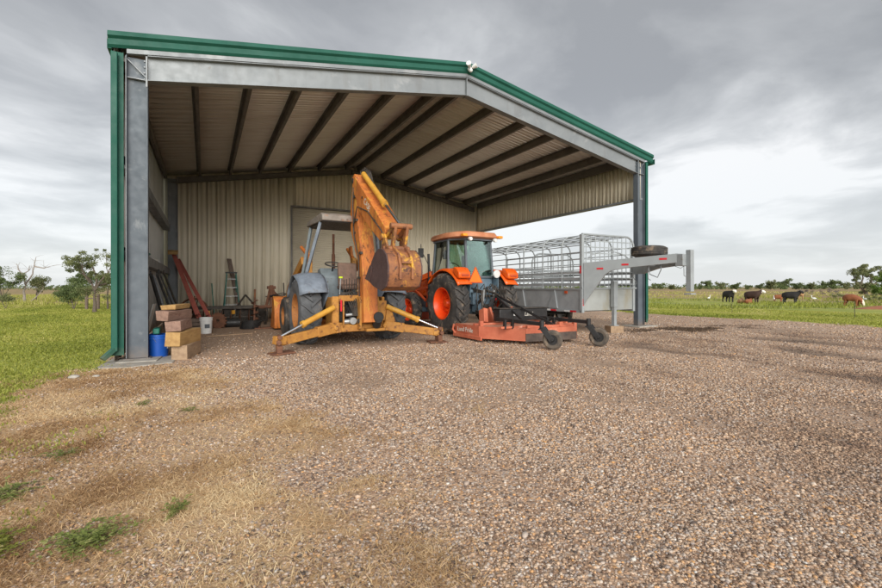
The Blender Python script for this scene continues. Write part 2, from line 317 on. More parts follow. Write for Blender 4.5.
def npmesh(name, V, F, m, tint=None, smooth=False, kind='stuff', label=None, cat=None, parent=None):
    V = np.asarray(V, np.float32); F = np.asarray(F, np.int32); k = F.shape[1]
    me = bpy.data.meshes.new(name); me.vertices.add(len(V)); me.vertices.foreach_set('co', V.ravel())
    me.loops.add(F.size); me.loops.foreach_set('vertex_index', F.ravel())
    me.polygons.add(len(F)); me.polygons.foreach_set('loop_start', np.arange(0, F.size, k, dtype=np.int32))
    me.update(calc_edges=True)
    if tint is not None:
        a = me.attributes.new('tint', 'FLOAT', 'FACE'); a.data.foreach_set('value', np.asarray(tint, np.float32))
    me.materials.append(MT[m] if isinstance(m, str) else m)
    if smooth: me.polygons.foreach_set('use_smooth', [True] * len(F))
    o = bpy.data.objects.new(name, me); COL.objects.link(o); o.parent = parent
    return tag(o, label, cat, None, kind)
def lettering(txt, size, M, m, parent, name='lettering', extrude=0.0015, shear=0):
    cu = bpy.data.curves.new(name, 'FONT'); cu.body = txt; cu.size = size; cu.extrude = extrude; cu.align_x = 'CENTER'; cu.align_y = 'CENTER'; cu.shear = shear
    tmp = bpy.data.objects.new(name, cu); COL.objects.link(tmp)
    bpy.context.view_layer.update()
    me = bpy.data.meshes.new_from_object(tmp.evaluated_get(bpy.context.evaluated_depsgraph_get()))
    bpy.data.objects.remove(tmp); me.materials.clear(); me.materials.append(MT[m]); me.transform(M)
    o = bpy.data.objects.new(name, me); COL.objects.link(o); o.parent = parent; return o

# ------------------------------------------------------------------ zones and terrain
_rt = np.random.default_rng(3).random((256, 256))
def vn(x, y):
    xi = np.floor(x).astype(int); yi = np.floor(y).astype(int); fx = x - xi; fy = y - yi
    fx = fx * fx * (3 - 2 * fx); fy = fy * fy * (3 - 2 * fy)
    g = lambda a, b: _rt[a & 255, b & 255]
    return (g(xi, yi) * (1 - fx) + g(xi + 1, yi) * fx) * (1 - fy) + (g(xi, yi + 1) * (1 - fx) + g(xi + 1, yi + 1) * fx) * fy
def fbm(x, y, s=1.0, o=4, off=0.0):
    t = 0; a = 0.5; n = 0
    for k in range(o): t = t + a * vn(x * s + off + 17.3 * k, y * s - off + 5.1 * k); n += a; a *= 0.5; s *= 2.03
    return t / n
def sstep(a, b, x): t = np.clip((x - a) / (b - a), 0, 1); return t * t * (3 - 2 * t)
def z_grass(x, y):
    n = fbm(x, y, 0.9, 4, 3) - 0.5; n2 = fbm(x, y, 3.5, 3, 9) - 0.5
    xl = np.where(y > 8, -1.48, np.where(y > 5.5, -1.48 - (8 - y) * 0.16, -1.9 - (5.5 - y) * 0.02))
    left = sstep(0.25, -0.25, x - xl + n * 1.1 * (y < 8.2) + n2 * 0.5)
    patch = sstep(0.5, 0.62, fbm(x, y, 1.6, 3, 31)) * sstep(-0.55, -1.0, x) * (y < 5.2)
    right = sstep(-0.3, 0.35, x - 17.5 + n * 1.6 + n2 * 0.8)
    return np.clip(np.maximum(np.maximum(left, patch * 0.35), right), 0, 1)
def z_straw(x, y):
    n = fbm(x, y, 1.3, 4, 21); n2 = fbm(x, y, 4.0, 3, 41)
    edge = sstep(0.40, -0.35, x - 0.70 + 0.27 * np.maximum(0, y - 3.3) + (n - 0.5) * 1.7 + (n2 - 0.5) * 0.8)
    for bx_, by_, br_, am in ((.45, 1.65, .42, 1.6), (-.15, 2.2, .35, .8), (-.6, 3.2, .5, .7), (.15, 6.0, .28, 1.0), (-.35, 4.7, .4, .6), (.62, 2.85, .40, -1.2), (-.35, 2.05, .2, -.6), (-.9, 6.3, .6, .6), (-.2, 7.2, .5, .5)):
        edge = edge + am * np.exp(-((x - bx_) ** 2 + (y - by_) ** 2) / br_ ** 2) * (0.6 + 0.8 * n2)
    edge = np.clip(edge, 0, 1) * sstep(8.7, 7.6, y)
    spots = sstep(0.70, 0.80, n) * sstep(3.5, 1.0, x) * (y < 8) * 0.8
    patchy = sstep(0.30, 0.50, fbm(x, y, 1.1, 4, 23)) * sstep(0.25, 0.5, fbm(x, y, 3.0, 3, 27))
    return np.clip(np.maximum(edge * (0.50 + 0.50 * patchy), spots), 0, 1)
def z_damp_dark(x, y):
    n = fbm(x * 0.8, y * 0.5, 1.0, 4, 51) - 0.5
    d = 0
    for cx_, wd, a in ((7.8, 0.30, 1.0), (8.6, 0.22, .7), (9.7, 0.36, 1.0), (11.6, 0.45, 0.8), (13.2, 0.55, 0.8), (5.6, 0.3, 0.45), (4.2, .25, .35)):
        d = d + a * np.exp(-((x - cx_ - 0.05 * (y - 4) ** 2 * 0.3 + n * 1.2) / wd) ** 2) * sstep(-1, 1, y) * sstep(7.6, 5.5, y)
    brk = sstep(0.38, 0.62, fbm(x, y, 0.8, 3, 61))
    out_ = d * (0.25 + brk) + 0.35 * sstep(.55, .72, fbm(x, y, 0.7, 4, 66)) * sstep(0.5, 2.0, x)
    inside = sstep(8.6, 10.5, y) * sstep(-1.3, -0.6, x) * sstep(13.5, 11.0, x)  # bay floor, drawn darker than the yard gravel
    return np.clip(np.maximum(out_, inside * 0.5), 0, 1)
def H(x, y):
    x = np.asarray(x, float); y = np.asarray(y, float)
    open_ = 1 - sstep(-2.5, -1.2, x) * sstep(14, 12.3, x) * sstep(5.2, 7.2, y)
    h = (fbm(x, y, 0.6, 3, 71) - 0.5) * 0.05 * open_
    h = h + (fbm(x, y, 4, 3, 81) - 0.5) * 0.012 * open_
    h = h - 0.03 * z_damp_dark(x, y) * open_
    h = h - 0.35 * sstep(18.5, 27, x) + (fbm(x, y, 0.08, 3, 5) - 0.5) * 0.5 * sstep(26, 60, x)
    h = h - 0.10 * sstep(-2, -8, x) * 0 + (fbm(x, y, 0.1, 3, 15) - 0.5) * 0.3 * sstep(-6, -30, x)
    return h
def grow(a, b, s, g):        # geometric growth outward
    o = [a]; d = s
    while abs(o[-1] - a) < b: o.append(o[-1] + d); d *= g
    return o
xs = np.concatenate([np.array(grow(-4.5, 4000, -0.3, 1.12))[::-1][:-1], np.arange(-4.5, 20, 0.12), np.array(grow(20.04, 4000, 0.3, 1.1))])
ys = np.concatenate([np.array(grow(-1.5, 400, -0.3, 1.3))[::-1][:-1], np.arange(-1.5, 18, 0.12), np.array(grow(18.06, 4000, 0.3, 1.1))])
GX, GY = np.meshgrid(xs, ys); nx, ny = len(xs), len(ys)
GZ = H(GX, GY); far = sstep(60, 400, np.hypot(GX, GY)); GZ = GZ * (1 - far) - 0.35 * far
idx = np.arange(nx * ny).reshape(ny, nx)
F = np.stack([idx[:-1, :-1], idx[:-1, 1:], idx[1:, 1:], idx[1:, :-1]], -1).reshape(-1, 4)
def groundmat():
    m = bpy.data.materials.new('ground_mix'); m.use_nodes = True; nt = m.node_tree; p = nt.nodes['Principled BSDF']
    t = nn(nt, 'ShaderNodeTexCoord'); v = t.outputs['Object']
    def att(n): return nn(nt, 'ShaderNodeAttribute', attribute_name=n).outputs['Fac']
    # pebbles
    vo = nn(nt, 'ShaderNodeTexVoronoi'); vo.inputs['Scale'].default_value = 58; lk(nt, v, vo.inputs['Vector'])
    sx = nn(nt, 'ShaderNodeSeparateColor'); lk(nt, vo.outputs['Color'], sx.inputs[0])
    peb = ramp(nt, sx.outputs[0], [(0.0, (0.14, 0.11, 0.095)), (0.16, (0.30, 0.19, 0.125)), (0.36, (0.49, 0.32, 0.21)), (0.56, (0.58, 0.41, 0.285)), (0.70, (0.38, 0.31, 0.27)), (0.84, (0.62, 0.51, 0.41)), (0.94, (0.62, 0.34, 0.15)), (1.0, (0.72, 0.67, 0.60))])
    fines = ramp(nt, noise(nt, v, 9, 6, 0.65), [(0.3, (0.35, 0.23, 0.155)), (0.7, (0.50, 0.345, 0.24))])
    gap = ramp(nt, vo.outputs['Distance'], [(0.55, 0.0), (0.72, 0.8)])
    grav = mixc(nt, gap, peb, fines)
    patch = ramp(nt, noise(nt, v, 0.7, 5, 0.6), [(0.48, 0.0), (0.70, 0.5)])
    grav = mixc(nt, patch, grav, mixc(nt, 0.5, grav, (0.46, 0.335, 0.235)))
    lp = ramp(nt, noise(nt, v, 0.33, 4, 0.6), [(0.35, (0.86, 0.85, 0.84)), (0.65, (1.06, 1.05, 1.04))])
    grav = mixc(nt, 1.0, grav, lp, 'MULTIPLY')
    # straw and dirt
    mps = nn(nt, 'ShaderNodeMapping'); mps.inputs['Scale'].default_value = (22, 55, 1); mps.inputs['Rotation'].default_value = (0, 0, 0.5); lk(nt, v, mps.inputs[0])
    st = ramp(nt, noise(nt, mps.outputs[0], 1.6, 6, 0.7, 1.2), [(0.3, (0.29, 0.19, 0.115)), (0.5, (0.53, 0.36, 0.20)), (0.68, (0.76, 0.57, 0.34))])
    sp_ = ramp(nt, noise(nt, v, 2.2, 5, 0.65), [(0.35, (0.42, 0.30, 0.20)), (0.65, (0.64, 0.43, 0.21))])
    st = mixc(nt, 0.35, st, sp_)
    # grass
    gr = ramp(nt, noise(nt, v, 14, 6, 0.7), [(0.30, (0.17, 0.20, 0.045)), (0.52, (0.31, 0.33, 0.07)), (0.72, (0.46, 0.43, 0.15))])
    gl = ramp(nt, noise(nt, v, 0.35, 5, 0.6), [(0.36, (0.24, 0.29, 0.055)), (0.52, (0.34, 0.365, 0.075)), (0.66, (0.48, 0.42, 0.15))])
    gr = mixc(nt, 0.55, gr, gl)
    # far rough pasture: brown seed heads, stretched patches
    mpf = nn(nt, 'ShaderNodeMapping'); mpf.inputs['Scale'].default_value = (0.12, 0.12, 1); lk(nt, v, mpf.inputs[0])
    fp = ramp(nt, noise(nt, mpf.outputs[0], 1.0, 7, 0.62), [(0.36, (0.17, 0.18, 0.06)), (0.46, (0.32, 0.235, 0.11)), (0.60, (0.42, 0.285, 0.155))])
    fine_ = ramp(nt, noise(nt, v, 1.6, 6, 0.7), [(0.3, 0.75), (0.7, 1.2)])
    fp = mixc(nt, 1.0, fp, fine_, 'MULTIPLY')
    gr = mixc(nt, att('pasture'), gr, fp)
    br = noise(nt, v, 7, 6, 0.7)
    def soft(a, lo=0.25, hi=0.75):   # noisy threshold of a zone weight
        s_ = mth(nt, 'ADD', a, mth(nt, 'MULTIPLY', mth(nt, 'SUBTRACT', br, 0.5), 1.3)); return ramp(nt, s_, [(lo, 0.0), (hi, 1.0)])
    c = mixc(nt, mth(nt, 'MULTIPLY', att('damp_dark'), 0.9), grav, mixc(nt, 0.6, grav, (0.10, 0.07, 0.05)))
    c = mixc(nt, mth(nt, 'MULTIPLY', soft(att('straw')), 0.9), c, st)
    c = mixc(nt, soft(att('grass'), 0.38, 0.62), c, gr)
    lk(nt, c, p.inputs['Base Color']); p.inputs['Roughness'].default_value = 0.92; p.inputs['Specular IOR Level'].default_value = 0.2
    hgt = mth(nt, 'SUBTRACT', 1.0, vo.outputs['Distance'])
    hh = mth(nt, 'ADD', mth(nt, 'MULTIPLY', hgt, 0.6), mth(nt, 'MULTIPLY', noise(nt, v, 30, 5), 0.6))
    b = nn(nt, 'ShaderNodeBump'); b.inputs['Strength'].default_value = 0.75; b.inputs['Distance'].default_value = 0.012
    lk(nt, hh, b.inputs['Height']); lk(nt, b.outputs[0], p.inputs['Normal'])
    return m
V = np.stack([GX, GY, GZ], -1).reshape(-1, 3)
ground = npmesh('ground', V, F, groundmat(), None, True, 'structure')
def vat(n, a):
    q = ground.data.attributes.new(n, 'FLOAT', 'POINT'); q.data.foreach_set('value', np.asarray(a, np.float32).ravel())
vat('grass', z_grass(GX, GY)); vat('straw', z_straw(GX, GY)); vat('damp_dark', z_damp_dark(GX, GY))
vat('pasture', np.maximum(sstep(42, 80, GX + (fbm(GX, GY, 0.07, 3, 6) - .5) * 40), np.maximum(sstep(28, 48, GY - GX * 0 + (fbm(GX, GY, 0.1, 3, 8) - .5) * 14) * (GX < 10), sstep(55, 90, GY))))
C_, S_ = math.cos(R(YAW)), math.sin(R(YAW))
def cw(lat, fwd): return lat * C_ + fwd * S_, -lat * S_ + fwd * C_      # view axes to world, plan distances in metres
def px(p, d): return cw((p - 441) / 431 * d, d)
def wedge(n, d0, d1, half=1.12, power=1.0):
    u = rng.random(n) ** power; d = np.sqrt(d0 * d0 + u * (d1 * d1 - d0 * d0)); l = (rng.random(n) * 2 - 1) * half * d
    return l * C_ + d * S_, -l * S_ + d * C_

# ---- loose stones
def icos():
    p = (1 + 5 ** .5) / 2
    v = np.array([(-1, p, 0), (1, p, 0), (-1, -p, 0), (1, -p, 0), (0, -1, p), (0, 1, p), (0, -1, -p), (0, 1, -p), (p, 0, -1), (p, 0, 1), (-p, 0, -1), (-p, 0, 1)], float)
    f = np.array([(0, 11, 5), (0, 5, 1), (0, 1, 7), (0, 7, 10), (0, 10, 11), (1, 5, 9), (5, 11, 4), (11, 10, 2), (10, 7, 6), (7, 1, 8), (3, 9, 4), (3, 4, 2), (3, 2, 6), (3, 6, 8), (3, 8, 9), (4, 9, 5), (2, 4, 11), (6, 2, 10), (8, 6, 7), (9, 8, 1)])
    return v / np.linalg.norm(v[0]), f
def stones(x, y, r, name, label, sink=0.25):
    iv, ifc = icos(); n = len(x)
    P = iv[None] * (1 + (rng.random((n, 12, 1)) - .5) * 0.55)
    P = P * (r[:, None] * np.stack([0.9 + rng.random(n) * .6, 0.7 + rng.random(n) * .5, 0.45 + rng.random(n) * .35], 1))[:, None, :]
    a = rng.random(n) * 6.283; ca, sa = np.cos(a)[:, None], np.sin(a)[:, None]
    X = P[..., 0] * ca - P[..., 1] * sa; Y = P[..., 0] * sa + P[..., 1] * ca
    V = np.stack([X + x[:, None], Y + y[:, None], P[..., 2] + (H(x, y) + r * sink)[:, None]], -1).reshape(-1, 3)
    F = (ifc[None] + (np.arange(n) * 12)[:, None, None]).reshape(-1, 3)
    return npmesh(name, V, F, 'pebbles', np.repeat(rng.random(n) * (1 - 0.88 * np.clip(z_damp_dark(x, y) * (y < 8), 0, 1)) ** 1.2, 20), True, 'stuff', label, 'gravel')
def pebmat():
    m = bpy.data.materials.new('pebbles'); m.use_nodes = True; nt = m.node_tree; p = nt.nodes['Principled BSDF']
    a = nn(nt, 'ShaderNodeAttribute', attribute_name='tint'); t = nn(nt, 'ShaderNodeTexCoord')
    c = ramp(nt, a.outputs['Fac'], [(0.0, (0.10, 0.08, 0.068)), (0.15, (0.24, 0.15, 0.10)), (0.34, (0.43, 0.285, 0.185)), (0.54, (0.54, 0.39, 0.27)), (0.66, (0.36, 0.30, 0.265)), (0.80, (0.62, 0.51, 0.41)), (0.91, (0.62, 0.34, 0.14)), (0.98, (0.64, 0.54, 0.44)), (1.0, (0.72, 0.68, 0.62))])
    f = ramp(nt, noise(nt, t.outputs['Object'], 160, 4), [(0.3, 0.8), (0.7, 1.12)])
    lk(nt, mixc(nt, 1.0, c, f, 'MULTIPLY'), p.inputs['Base Color']); p.inputs['Roughness'].default_value = 0.75; p.inputs['Specular IOR Level'].default_value = 0.3
    return m
MT['pebbles'] = pebmat()
X_, Y_, R_ = [], [], []
for n, d0, d1, r0, r1 in ((60000, 1.3, 2.4, 0.0035, 0.009), (95000, 1.3, 3.4, 0.004, 0.011), (105000, 3.2, 6.6, 0.0055, 0.0135), (60000, 6.4, 11.5, 0.008, 0.017), (16000, 11, 18, 0.012, 0.024), (2200, 1.3, 12, 0.011, 0.021)):
    x, y = wedge(n, d0, d1)
    keep = (rng.random(n) > z_straw(x, y) * 0.93) & (rng.random(n) > z_damp_dark(x, y) * 0.35) & (rng.random(n) > z_grass(x, y) * 1.1) & ((y < 8.3) | (x > 12.3) | (rng.random(n) < 0.22 * sstep(15, 8, y)))
    keep &= rng.random(n) < (0.25 + 0.85 * sstep(.30, .55, fbm(x, y, 1.3, 4, 91)))
    x, y = x[keep], y[keep]; X_.append(x); Y_.append(y); R_.append(r0 + (r1 - r0) * rng.random(len(x)) ** 2.2)
stones(np.concatenate(X_), np.concatenate(Y_), np.concatenate(R_), 'gravel', 'loose tan and grey pebbles strewn over the yard')

# ---- blades of grass and straw
def blades(x, y, h, wd, lean, m, name, label, cat, tint=None, z=None, seg=2):
    n = len(x); a = rng.random(n) * 6.283; b = rng.random(n) * 6.283; z0 = H(x, y) if z is None else z
    dx, dy = np.cos(a) * wd / 2, np.sin(a) * wd / 2; lx, ly = np.cos(b) * lean * h, np.sin(b) * lean * h
    hz_ = h * np.sqrt(np.clip(1 - lean ** 2, 0.01, 1))
    V = np.zeros((n, 5, 3)); mid = 0.5
    V[:, 0] = np.stack([x - dx, y - dy, z0 - 0.003], 1); V[:, 1] = np.stack([x + dx, y + dy, z0 - 0.003], 1)
    V[:, 2] = np.stack([x + dx * .8 + lx * .35, y + dy * .8 + ly * .35, z0 + hz_ * .62], 1); V[:, 3] = np.stack([x - dx * .8 + lx * .35, y - dy * .8 + ly * .35, z0 + hz_ * .62], 1)
    V[:, 4] = np.stack([x + lx, y + ly, z0 + hz_], 1)
    k = np.arange(n)[:, None] * 5
    F = np.concatenate([k + np.array([[0, 1, 2]]), k + np.array([[0, 2, 3]]), k + np.array([[3, 2, 4]])], 1).reshape(-1, 3)
    tint = rng.random(n) if tint is None else tint
    return npmesh(name, V.reshape(-1, 3), F, m, np.repeat(tint, 3), False, 'stuff', label, cat)
# left lawn
n = 90000; d = 2.2 + 30 * rng.random(n) ** 1.5; l = d * (-1.15 + rng.random(n) * 0.62); x = l * C_ + d * S_; y = -l * S_ + d * C_
k = (rng.random(n) < z_grass(x, y) ** 1.5) & (x < -0.6); x, y, d = x[k], y[k], d[k]
tn = np.clip(fbm(x, y, 0.5, 3, 12) * 1.1 - 0.1 + (rng.random(len(x)) - .5) * .6, 0, 1)
blades(x, y, (0.016 + 0.024 * rng.random(len(x))) * (1 + d * 0.02), 0.004 + 0.0022 * d, 0.3 + 0.5 * rng.random(len(x)), 'lawn', 'lawn_grass', 'short bright green lawn grass left of the shed', 'grass', tn)
# rough tall grass beyond the lawn on the left
n = 26000; d = 24 + 50 * rng.random(n); l = d * (-1.15 + rng.random(n) * 0.5); x = l * C_ + d * S_; y = -l * S_ + d * C_
k = x < -1.6; x, y, d = x[k], y[k], d[k]; k = (fbm(x, y, 0.35, 3, 14) > 0.5) & (d > 27 + 5 * fbm(x, y, .2, 2, 4)); x, y, d = x[k], y[k], d[k]
blades(x, y, 0.12 + 0.28 * rng.random(len(x)), 0.035 + 0.0 * d, 0.2 + 0.5 * rng.random(len(x)), 'lawn', 'rough_grass', 'tall rough pasture grass behind the mown lawn', 'grass', np.clip(0.3 + 0.7 * rng.random(len(x)), 0, 1))
# right verge
n = 60000; x = 17.2 + 16 * rng.random(n) ** 1.3; y = 1 + 24 * rng.random(n)
k = rng.random(n) < z_grass(x, y) ** 2; x, y = x[k], y[k]; d = np.hypot(x, y)
blades(x, y, 0.03 + 0.05 * rng.random(len(x)), 0.016 + 0.0009 * d, 0.3 + 0.5 * rng.random(len(x)), 'lawn', 'verge_grass', 'yellow green grass verge beyond the gravel on the right', 'grass', np.clip(fbm(x, y, 0.3, 3, 12) * 1.2 + 0.0 + (rng.random(len(x)) - .5) * .5, 0, 1))
# pasture tussocks on the right
n = 16000; d = 30 + 110 * rng.random(n) ** 1.3; l = d * (0.42 + rng.random(n) * 0.75); x = l * C_ + d * S_; y = -l * S_ + d * C_
k = fbm(x, y, 0.25, 3, 44) > 0.5; x, y, d = x[k], y[k], d[k]
blades(x, y, 0.1 + 0.25 * rng.random(len(x)), 0.04 + 0.0008 * d, 0.2 + 0.5 * rng.random(len(x)), 'lawn', 'pasture_grass', 'rough pasture grass around the grazing cattle', 'grass', np.clip(sstep(40, 80, d) * 0.5 + 0.6 * rng.random(len(x)), 0, 1))
# straw
n = 520000; u = rng.random(n); d = 1.4 + 7.6 * u ** 1.15; l = d * (-1.15 + rng.random(n) * 1.25); x = l * C_ + d * S_; y = -l * S_ + d * C_
k = (rng.random(n) < z_straw(x, y) * (1 - 0.75 * z_grass(x, y)) * (0.25 + 1.1 * sstep(.35, .65, fbm(x, y, 2.2, 3, 17)))) & (y < 8.3); x, y, d = x[k], y[k], d[k]
tn = np.clip(fbm(x, y, 1.5, 3, 19) * 1.3 - 0.15 + (rng.random(len(x)) - .5) * .7, 0, 1)
blades(x, y, 0.02 + 0.055 * rng.random(len(x)) ** 1.5, 0.0018 + 0.0009 * d, np.clip(0.90 + 0.098 * rng.random(len(x)), 0, .998), 'strawm', 'dry_straw', 'matted dry brown straw over the dirt at the left', 'straw', tn)
# dark litter heap near the right column
n = 9000; x = 12.1 + rng.normal(0, 1.3, n); y = 7.35 + rng.normal(0, 0.34, n) - 0.12 * (x - 12); k = (x < 15.2) & (x > 9.6) & (fbm(x, y, 1.8, 3, 77) > .5); x, y = x[k], y[k]
blades(x, y, 0.03 + 0.05 * rng.random(len(x)), np.full(len(x), 0.012), 0.8 + 0.18 * rng.random(len(x)), 'litter', 'dark_litter', 'low scatter of dark plant litter beside the right column', 'litter')

# ---- weeds (one thing each)
def weed(x, y, r, n, label, tall=0.05, m='weed', seed=1, name='weed_clump'):
    g = np.random.default_rng(seed); V, F, T = [], [], []; z0 = float(H(x, y))
    t = thing(name, label, 'weed', (x, y, z0), 0); s = MB()
    nst = max(7, n // 22)
    for q in range(nst):            # creeping shoots fanning out from the root, each with paired leaves
        a = g.random() * 6.283; L0 = r * (0.25 + 0.85 * g.random()); o = np.array([g.normal(0, r * .22), g.normal(0, r * .18), 0]); bend = g.normal(0, .5); th = tall * (0.25 + 0.9 * g.random())
        P = [o + np.array([L0 * u * math.cos(a + bend * u), L0 * u * math.sin(a + bend * u), th * math.sin(min(u * 2.2, 2.2))]) for u in np.linspace(0, 1, 7)]
        s.tube([tuple(p) for p in P], 0.0014, 4, r_end=.0006); tn = g.random()
        for p in P[1:]:
            for sd_ in (-1, 1, 0):
                if g.random() < .12: continue
                b = a + bend + sd_ * g.uniform(.6, 1.4); L = (0.008 + 0.016 * g.random()) * (1 + (r > .15) * .35); wd = L * g.uniform(.16, .3); up = g.uniform(-.1, .8)
                dx, dy = math.cos(b), math.sin(b); k = len(V)
                V += [tuple(p), (p[0] + dx * L * .5 - dy * wd, p[1] + dy * L * .5 + dx * wd, p[2] + L * .45 * up), (p[0] + dx * L, p[1] + dy * L, p[2] + L * .3 * up), (p[0] + dx * L * .5 + dy * wd, p[1] + dy * L * .5 - dx * wd, p[2] + L * .45 * up)]
                F.append((k, k + 1, k + 2, k + 3)); T.append(min(1, max(0, tn * .6 + g.random() * .5)))
    npmesh('foliage', V, F, m, T, False, None, None, None, t)
    s.build('stem', 'leaf', t)
    return t
weed(-0.49, 2.56, 0.17, 1200, 'largest leafy green weed clump spreading in the straw at bottom left', 0.06, seed=1)
weed(-0.90, 4.01, 0.14, 500, 'flat green weed patch in straw at the left, nearer the lawn', 0.03, seed=2)
weed(-0.13, 2.69, 0.085, 420, 'small green weed tuft to the right of the largest weed clump', 0.05, seed=3)
weed(-1.05, 3.42, 0.20, 900, 'green weed patch running off the left edge of the photo', 0.05, seed=4)
weed(-0.86, 2.72, 0.18, 800, 'yellowish green weed patch low at the left edge below the upper edge patch', 0.05, 'lawn', seed=5)
weed(-0.11, 4.83, 0.10, 220, 'sparse weed sprig in straw midway between lawn and gravel', 0.03, seed=7)
weed(-0.55, 5.3, 0.13, 260, 'faint green weed sprig in the straw closest to the concrete footing', 0.03, seed=8)
def rock(x, y, r, label):
    iv, ifc = icos(); g = np.random.default_rng(int(abs(x * 100)))
    m_ = MB(); m_.add([tuple(p * (1 + (g.random() - .5) * .4) * np.array([r, r * .7, r * .5])) for p in iv], [tuple(f) for f in ifc])
    o = m_.build('rock', 'stone'); o.location = (x, y, float(H(x, y)) + r * .2); sub = o.modifiers.new('round', 'SUBSURF'); sub.levels = 1; sub.render_levels = 1
    tag(o, label, 'rock')
rock(-1.52, 7.35, 0.085, 'flat pale rock in the lawn edge, left one of the pair by the footing')
rock(-1.28, 7.30, 0.06, 'small grey rock nearest the green downspout foot')

# ------------------------------------------------------------------ the shed
XL, XR, Y0, YB, YE = -1.29, 11.80, 8.5, 17.65, 27.0
XM = 5.38; SL = 0.1745
def zr(x): return 6.106 - SL * abs(x - XM)        # top of rafters / underside of purlins
shed = thing('open_shed', 'large open-fronted steel shed with green trim and beige ribbed walls', 'shed', (XM, Y0, 0))
def rib_profile(L, pitch=0.305, rh=0.032):
    pts = [(0, 0)]; t = pitch * 0.5
    while t < L - 0.06:
        pts += [(t - 0.021, 0), (t - 0.012, rh), (t + 0.012, rh), (t + 0.021, 0)]
        for q in (0.5,):
            tq = t + pitch * q
            if tq < L - 0.07: pts += [(tq - 0.055, 0), (tq - 0.048, 0.006), (tq + 0.048, 0.006), (tq + 0.055, 0)]
        t += pitch
    pts += [(L, 0)]; return pts
def sheet(name, m, O, U, Vv, Nn, L, hfun, lo=0.0, th=0.0):
    """ribbed sheet: runs L along U, from lo to hfun(u) along Vv, ribs out along Nn; closed with a back face 3 mm behind"""
    O, U, Vv, Nn = map(Vector, (O, U, Vv, Nn)); b = MB(); pr = rib_profile(L); n = len(pr)
    vs = []
    for u, w_ in pr: vs += [O + U * u + Nn * w_ + Vv * lo, O + U * u + Nn * w_ + Vv * hfun(u)]
    fs = [(2 * i, 2 * i + 2, 2 * i + 3, 2 * i + 1) for i in range(n - 1)]
    b.add(vs, fs)
    o = b.build(name, m, shed, world=True, smooth=20, merge=False)
    s_ = o.modifiers.new('gauge', 'SOLIDIFY'); s_.thickness = 0.0012; s_.offset = 0
    return o
# back wall of the bay (with doorway), pieces around the roll-up door
DX0, DX1, DZ = 3.02, 6.68, 4.36
sheet('back_wall', 'beige', (XL + .03, YB, 0.02), (1, 0, 0), (0, 0, 1), (0, -1, 0), DX0 - XL - .03, lambda u: zr(XL + u) + .1)
sheet('back_wall', 'beige', (DX1, YB, 0.02), (1, 0, 0), (0, 0, 1), (0, -1, 0), XR - DX1 - .1, lambda u: zr(DX1 + u) + .1)
sheet('back_wall', 'beige', (DX0, YB, 0.02), (1, 0, 0), (0, 0, 1), (0, -1, 0), DX1 - DX0, lambda u: zr(DX0 + u) + .1, lo=DZ)
b = MB(); b.b2((DX0 - .06, YB - .05, 0.02), (DX0 - .002, YB + .1, DZ)); b.b2((DX1 + .002, YB - .05, 0.02), (DX1 + .06, YB + .1, DZ)); b.b2((DX0 - .06, YB - .05, DZ + .002), (DX1 + .06, YB + .1, DZ + .06))
b.build('door_frame', 'purlin', shed, world=True)
b = MB(); z = 0.05; pts = []
while z < DZ:
    pts += [(YB + .12, z), (YB + .10, z + .012), (YB + .10, z + .062), (YB + .12, z + .074)]; z += .076
vs = []
for y_, z_ in pts: vs += [(DX0, y_, z_), (DX1, y_, z_)]
b.add(vs, [(2 * i, 2 * i + 1, 2 * i + 3, 2 * i + 2) for i in range(len(pts) - 1)])
o = b.build('roll_up_door', 'door', shed, world=True, merge=False); s_ = o.modifiers.new('gauge', 'SOLIDIFY'); s_.thickness = .002; s_.offset = 0
# side walls
sheet('side_wall', 'whitewall', (XL + .02, Y0 + .06, 0.02), (0, 1, 0), (0, 0, 1), (1, 0, 0), YB - Y0 - .08, lambda u: zr(XL) + .18)
sheet('side_wall', 'beige', (XL + .02, YB + .02, 0.02), (0, 1, 0), (0, 0, 1), (-1, 0, 0), YE - YB - .02, lambda u: zr(XL) + .18)
sheet('side_wall', 'beige', (XR - .02, YB + .02, 0.02), (0, 1, 0), (0, 0, 1), (1, 0, 0), YE - YB - .02, lambda u: zr(XR) + .18)
sheet('header_panel', 'beige', (XR - .14, Y0 + .1, 3.92), (0, 1, 0), (0, 0, 1), (-1, 0, 0), YB - Y0 - .12, lambda u: zr(XR) + .18 - 3.92)
sheet('header_panel', 'beige', (XR - .02, Y0 + .1, 3.92), (0, 1, 0), (0, 0, 1), (1, 0, 0), YB - Y0 - .12, lambda u: zr(XR) + .18 - 3.92)
MB().b2((XR - .175, Y0 + .1, 3.86), (XR + .015, YB - .02, 3.918)).build('header_trim', 'galv', shed, world=True)
sheet('rear_wall', 'beige', (XL + .03, YE, 0.02), (1, 0, 0), (0, 0, 1), (0, 1, 0), XR - XL - .06, lambda u: zr(XL + u) + .1)
